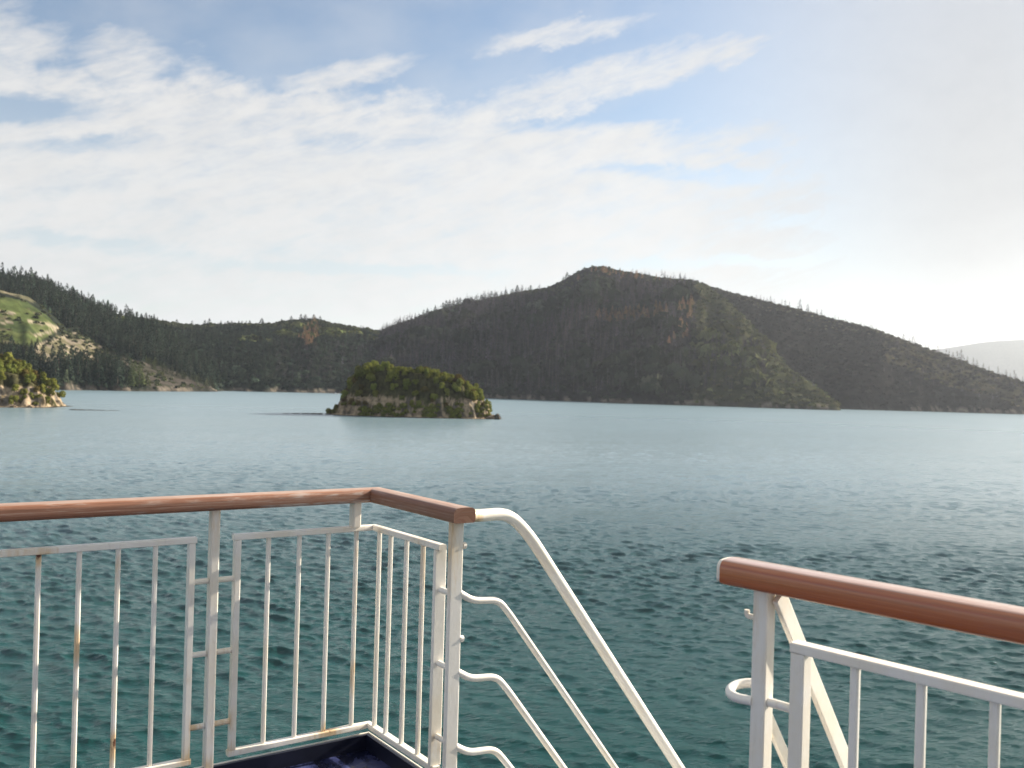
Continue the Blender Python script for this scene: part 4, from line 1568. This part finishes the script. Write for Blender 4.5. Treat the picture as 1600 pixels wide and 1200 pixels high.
def right_railing():
    e = empty("railing", (R0.x, R0.y, DECK_Z))
    tag(e, "white railing with glossy orange brown wooden handrail at lower right", "railing")
    s = Shape().sweep([PR(0.012, -0.5), PR(3.6, -0.5)], handrail_profile(0.108, 0.068), step=0.1)
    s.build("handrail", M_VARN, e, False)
    cap = Shape().sweep([PR(0.0, -0.4985), PR(0.0115, -0.4985)], handrail_profile(0.100, 0.061), step=1).build("handrail_end", M_WHITE, e)
    for t in (0.122, 2.4):
        Shape().sweep([PR(t, -1.62), PR(t, -0.533)], rrect(0.046, 0.044, 0.005, 2), up=DR).build("post", M_WHITE, e)
    f = Shape()
    f.sweep([PR(0.215, -0.668), PR(2.33, -0.668)], rrect(0.046, 0.026, 0.004, 2))
    f.sweep([PR(0.215, T_BOT), PR(2.33, T_BOT)], rrect(0.046, 0.026, 0.004, 2))
    f.sweep([PR(0.236, T_BOT + 0.0135), PR(0.236, -0.6815)], rrect(0.044, 0.040, 0.004, 2), up=DR)
    f.sweep([PR(2.31, T_BOT + 0.0135), PR(2.31, -0.6815)], rrect(0.044, 0.040, 0.004, 2), up=DR)
    fr = f.build("panel_frame", M_WHITE, e)
    for k in range(12):
        t = 0.387 + 0.167 * k
        if t > 2.28:
            break
        Shape().sweep([PR(t, T_BOT + 0.0135), PR(t, -0.6815)], rrect(0.022, 0.022, 0.007, 3), up=DR).build("baluster", M_WHITE, fr)
    for o in fr.children:
        o.matrix_parent_inverse = Matrix.Identity(4)
    for z in (-0.835, -1.12, -1.40):
        Shape().sweep([PR(0.145, z), PR(0.214, z)], circ(0.0125, 12)).build("spacer_bar", M_WHITE, e)
    hk = fillet([PR(0.099, -0.617, 0.0), PR(0.068, -0.617, 0.0), PR(0.068, -0.600, 0.0)], 0.012, 4)
    Shape().sweep(hk, circ(0.0075, 10)).build("hook", M_WHITE, e)


def right_stair_rail():
    B = PR(0.122, 0)
    e = empty("stair_railing", (B.x, B.y, DECK_Z))
    tag(e, "white flat bar stair railing sloping down behind the right post", "railing")

    def S(s, z, side=0.0):
        return B + OUTR * s + UP * z + DR * side
    flat = rrect(0.016, 0.052, 0.003, 2)
    Shape().sweep([S(0.016, -0.548, 0.034), S(1.40, -2.45, 0.034)], flat).build("handrail", M_WHITE, e)
    for z0 in (-0.880, -1.21):
        Shape().sweep([S(0.026, z0, 0.0), S(1.2, z0 - 1.61, 0.0)], rrect(0.014, 0.034, 0.003, 2)).build("mid_rail", M_WHITE, e)
    # the looped end of a rail on the gap side of the post
    lp = [S(-0.020, -0.838, -0.018), S(-0.030, -0.838, -0.05)]
    for k in range(13):
        a = math.pi * k / 12
        lp.append(S(0.025 - 0.055 * math.cos(a), -0.838 + 0.016 * (1 - math.cos(a)) / 2, -0.055 - 0.052 * math.sin(a)))
    lp += [S(0.066, -0.823, -0.040), S(0.020, -0.828, -0.010)]
    Shape().sweep(lp, circ(0.0132, 12), step=0.05).build("rail_loop", M_WHITE, e)


left_railing()
left_stair_rail()
right_railing()
right_stair_rail()


def prism(name, pts, z0, z1, mat, parent=None):
    v = [(p.x, p.y, z0) for p in pts] + [(p.x, p.y, z1) for p in pts]
    n = len(pts)
    loops, sizes = [], []
    for i in range(n):
        loops += [i, (i + 1) % n, n + (i + 1) % n, n + i]
        sizes.append(4)
    loops += list(reversed(range(n))) + list(range(n, 2 * n))
    sizes += [n, n]
    me = np_mesh(name, np.array(v), np.array(loops), np.array(sizes))
    return link_mesh(name, me, parent, [mat])


def deck():
    zs = DECK_Z - 0.02
    I1, I2 = 0.012, 0.004                                 # how far inboard of the bars the deck edge lies
    a = K0 + D1 * I1 + D2 * I1
    b = K0 + D2 * 0.62 + D1 * 0.004
    g = R0 + DR * 0.13
    back = [R0 + DR * 7, Vector((3.0, -6, 0)), Vector((-6.0, -6, 0)), K0 + D1 * 9.0 + D2 * I1]
    pts = [a] + list(reversed(back)) [0:0] + [b, g] + back
    d = prism("deck", [Vector((p.x, p.y, 0)) for p in pts], zs - 0.12, zs, M_DECK)
    tag(d, "dark navy painted ship deck inside the railing", "deck", kind="structure")
    # upstand round the corner: navy inside, white on its outer side and top edge
    def strip(path, thick, z0, z1, mat, name, inward):
        s = Shape()
        h = z1 - z0
        s.sweep([Vector((p.x, p.y, (z0 + z1) / 2)) for p in path], rrect(thick, h, 0.002, 1), step=0.5)
        return s.build(name, mat, d, False)
    o1 = 0.010
    path = [K0 + D1 * 9.0 + D2 * o1, K0 + D1 * o1 + D2 * o1, K0 + D2 * 0.66 + D1 * o1]
    strip(path, 0.016, zs - 0.118, zs + 0.066, M_NAVY, "coaming", 1)
    o2 = -0.0035
    path = [K0 + D1 * 9.0 + D2 * o2, K0 + D1 * o2 + D2 * o2, K0 + D2 * 0.66 + D1 * o2]
    strip(path, 0.010, zs - 0.20, zs + 0.069, M_WHITE, "edge_strip", 1)
    # ship's side and the lower deck the stairs lead to
    prism("hull_side", [Vector((p.x, p.y, 0)) for p in (K0 + D1 * 0.05 + D2 * 0.06, K0 + D2 * 1.9 + D1 * 0.06, R0 + DR * 6.8 - OUTR * 0.1, Vector((2.8, -20, 0)), Vector((-20, -20, 0)), K0 + D1 * 20 + D2 * 0.06)], -1.5, zs - 0.21, M_HULL, d)
    low = [K0 + D2 * 0.5 + D1 * 0.05, K0 + D2 * 0.5 + OUT * 2.6, K0 + D2 * 3.2 + OUT * 2.6, K0 + D2 * 3.2 + D1 * 0.05]
    prism("lower_deck", [Vector((p.x, p.y, 0)) for p in low], zs - 2.75, zs - 2.6, M_DECK, d)
    for k in range(10):
        q = K0 + D2 * 0.76 + OUT * (0.14 + 0.2 * k)
        tr = [q, q + OUT * 0.2, q + OUT * 0.2 + D2 * 0.92, q + D2 * 0.92]
        prism("stair_tread", [Vector((p.x, p.y, 0)) for p in tr], zs - 0.25 * (k + 1) - 0.03, zs - 0.25 * (k + 1), M_NAVY, d)


deck()

# ------------------------------------------------------------------ haze
def haze():
    hx, y0, y1, zb, zt = 13500, -13500, 13500, -6.0, 720.0
    v = np.array([(-hx, y0, zb), (hx, y0, zb), (hx, y1, zb), (-hx, y1, zb), (-hx, y0, zt), (hx, y0, zt), (hx, y1, zt), (-hx, y1, zt)], float)
    f = np.array([(3, 2, 1, 0), (4, 5, 6, 7), (0, 1, 5, 4), (1, 2, 6, 5), (2, 3, 7, 6), (3, 0, 4, 7)])
    m, n, out = new_mat("haze_air")
    p = n.node('ShaderNodeVolumePrincipled')
    p.inputs['Color'].default_value = (0.84, 0.90, 1.0, 1)
    p.inputs['Density'].default_value = 0.000037
    p.inputs['Anisotropy'].default_value = 0.58
    n.t.links.new(p.outputs[0], out.inputs['Volume'])
    me = np_mesh("haze", v, f.ravel(), np.full(6, 4))
    o = link_mesh("haze", me, None, [m])
    tag(o, "thin pale sea haze over the whole bay", "haze", kind="stuff")


haze()
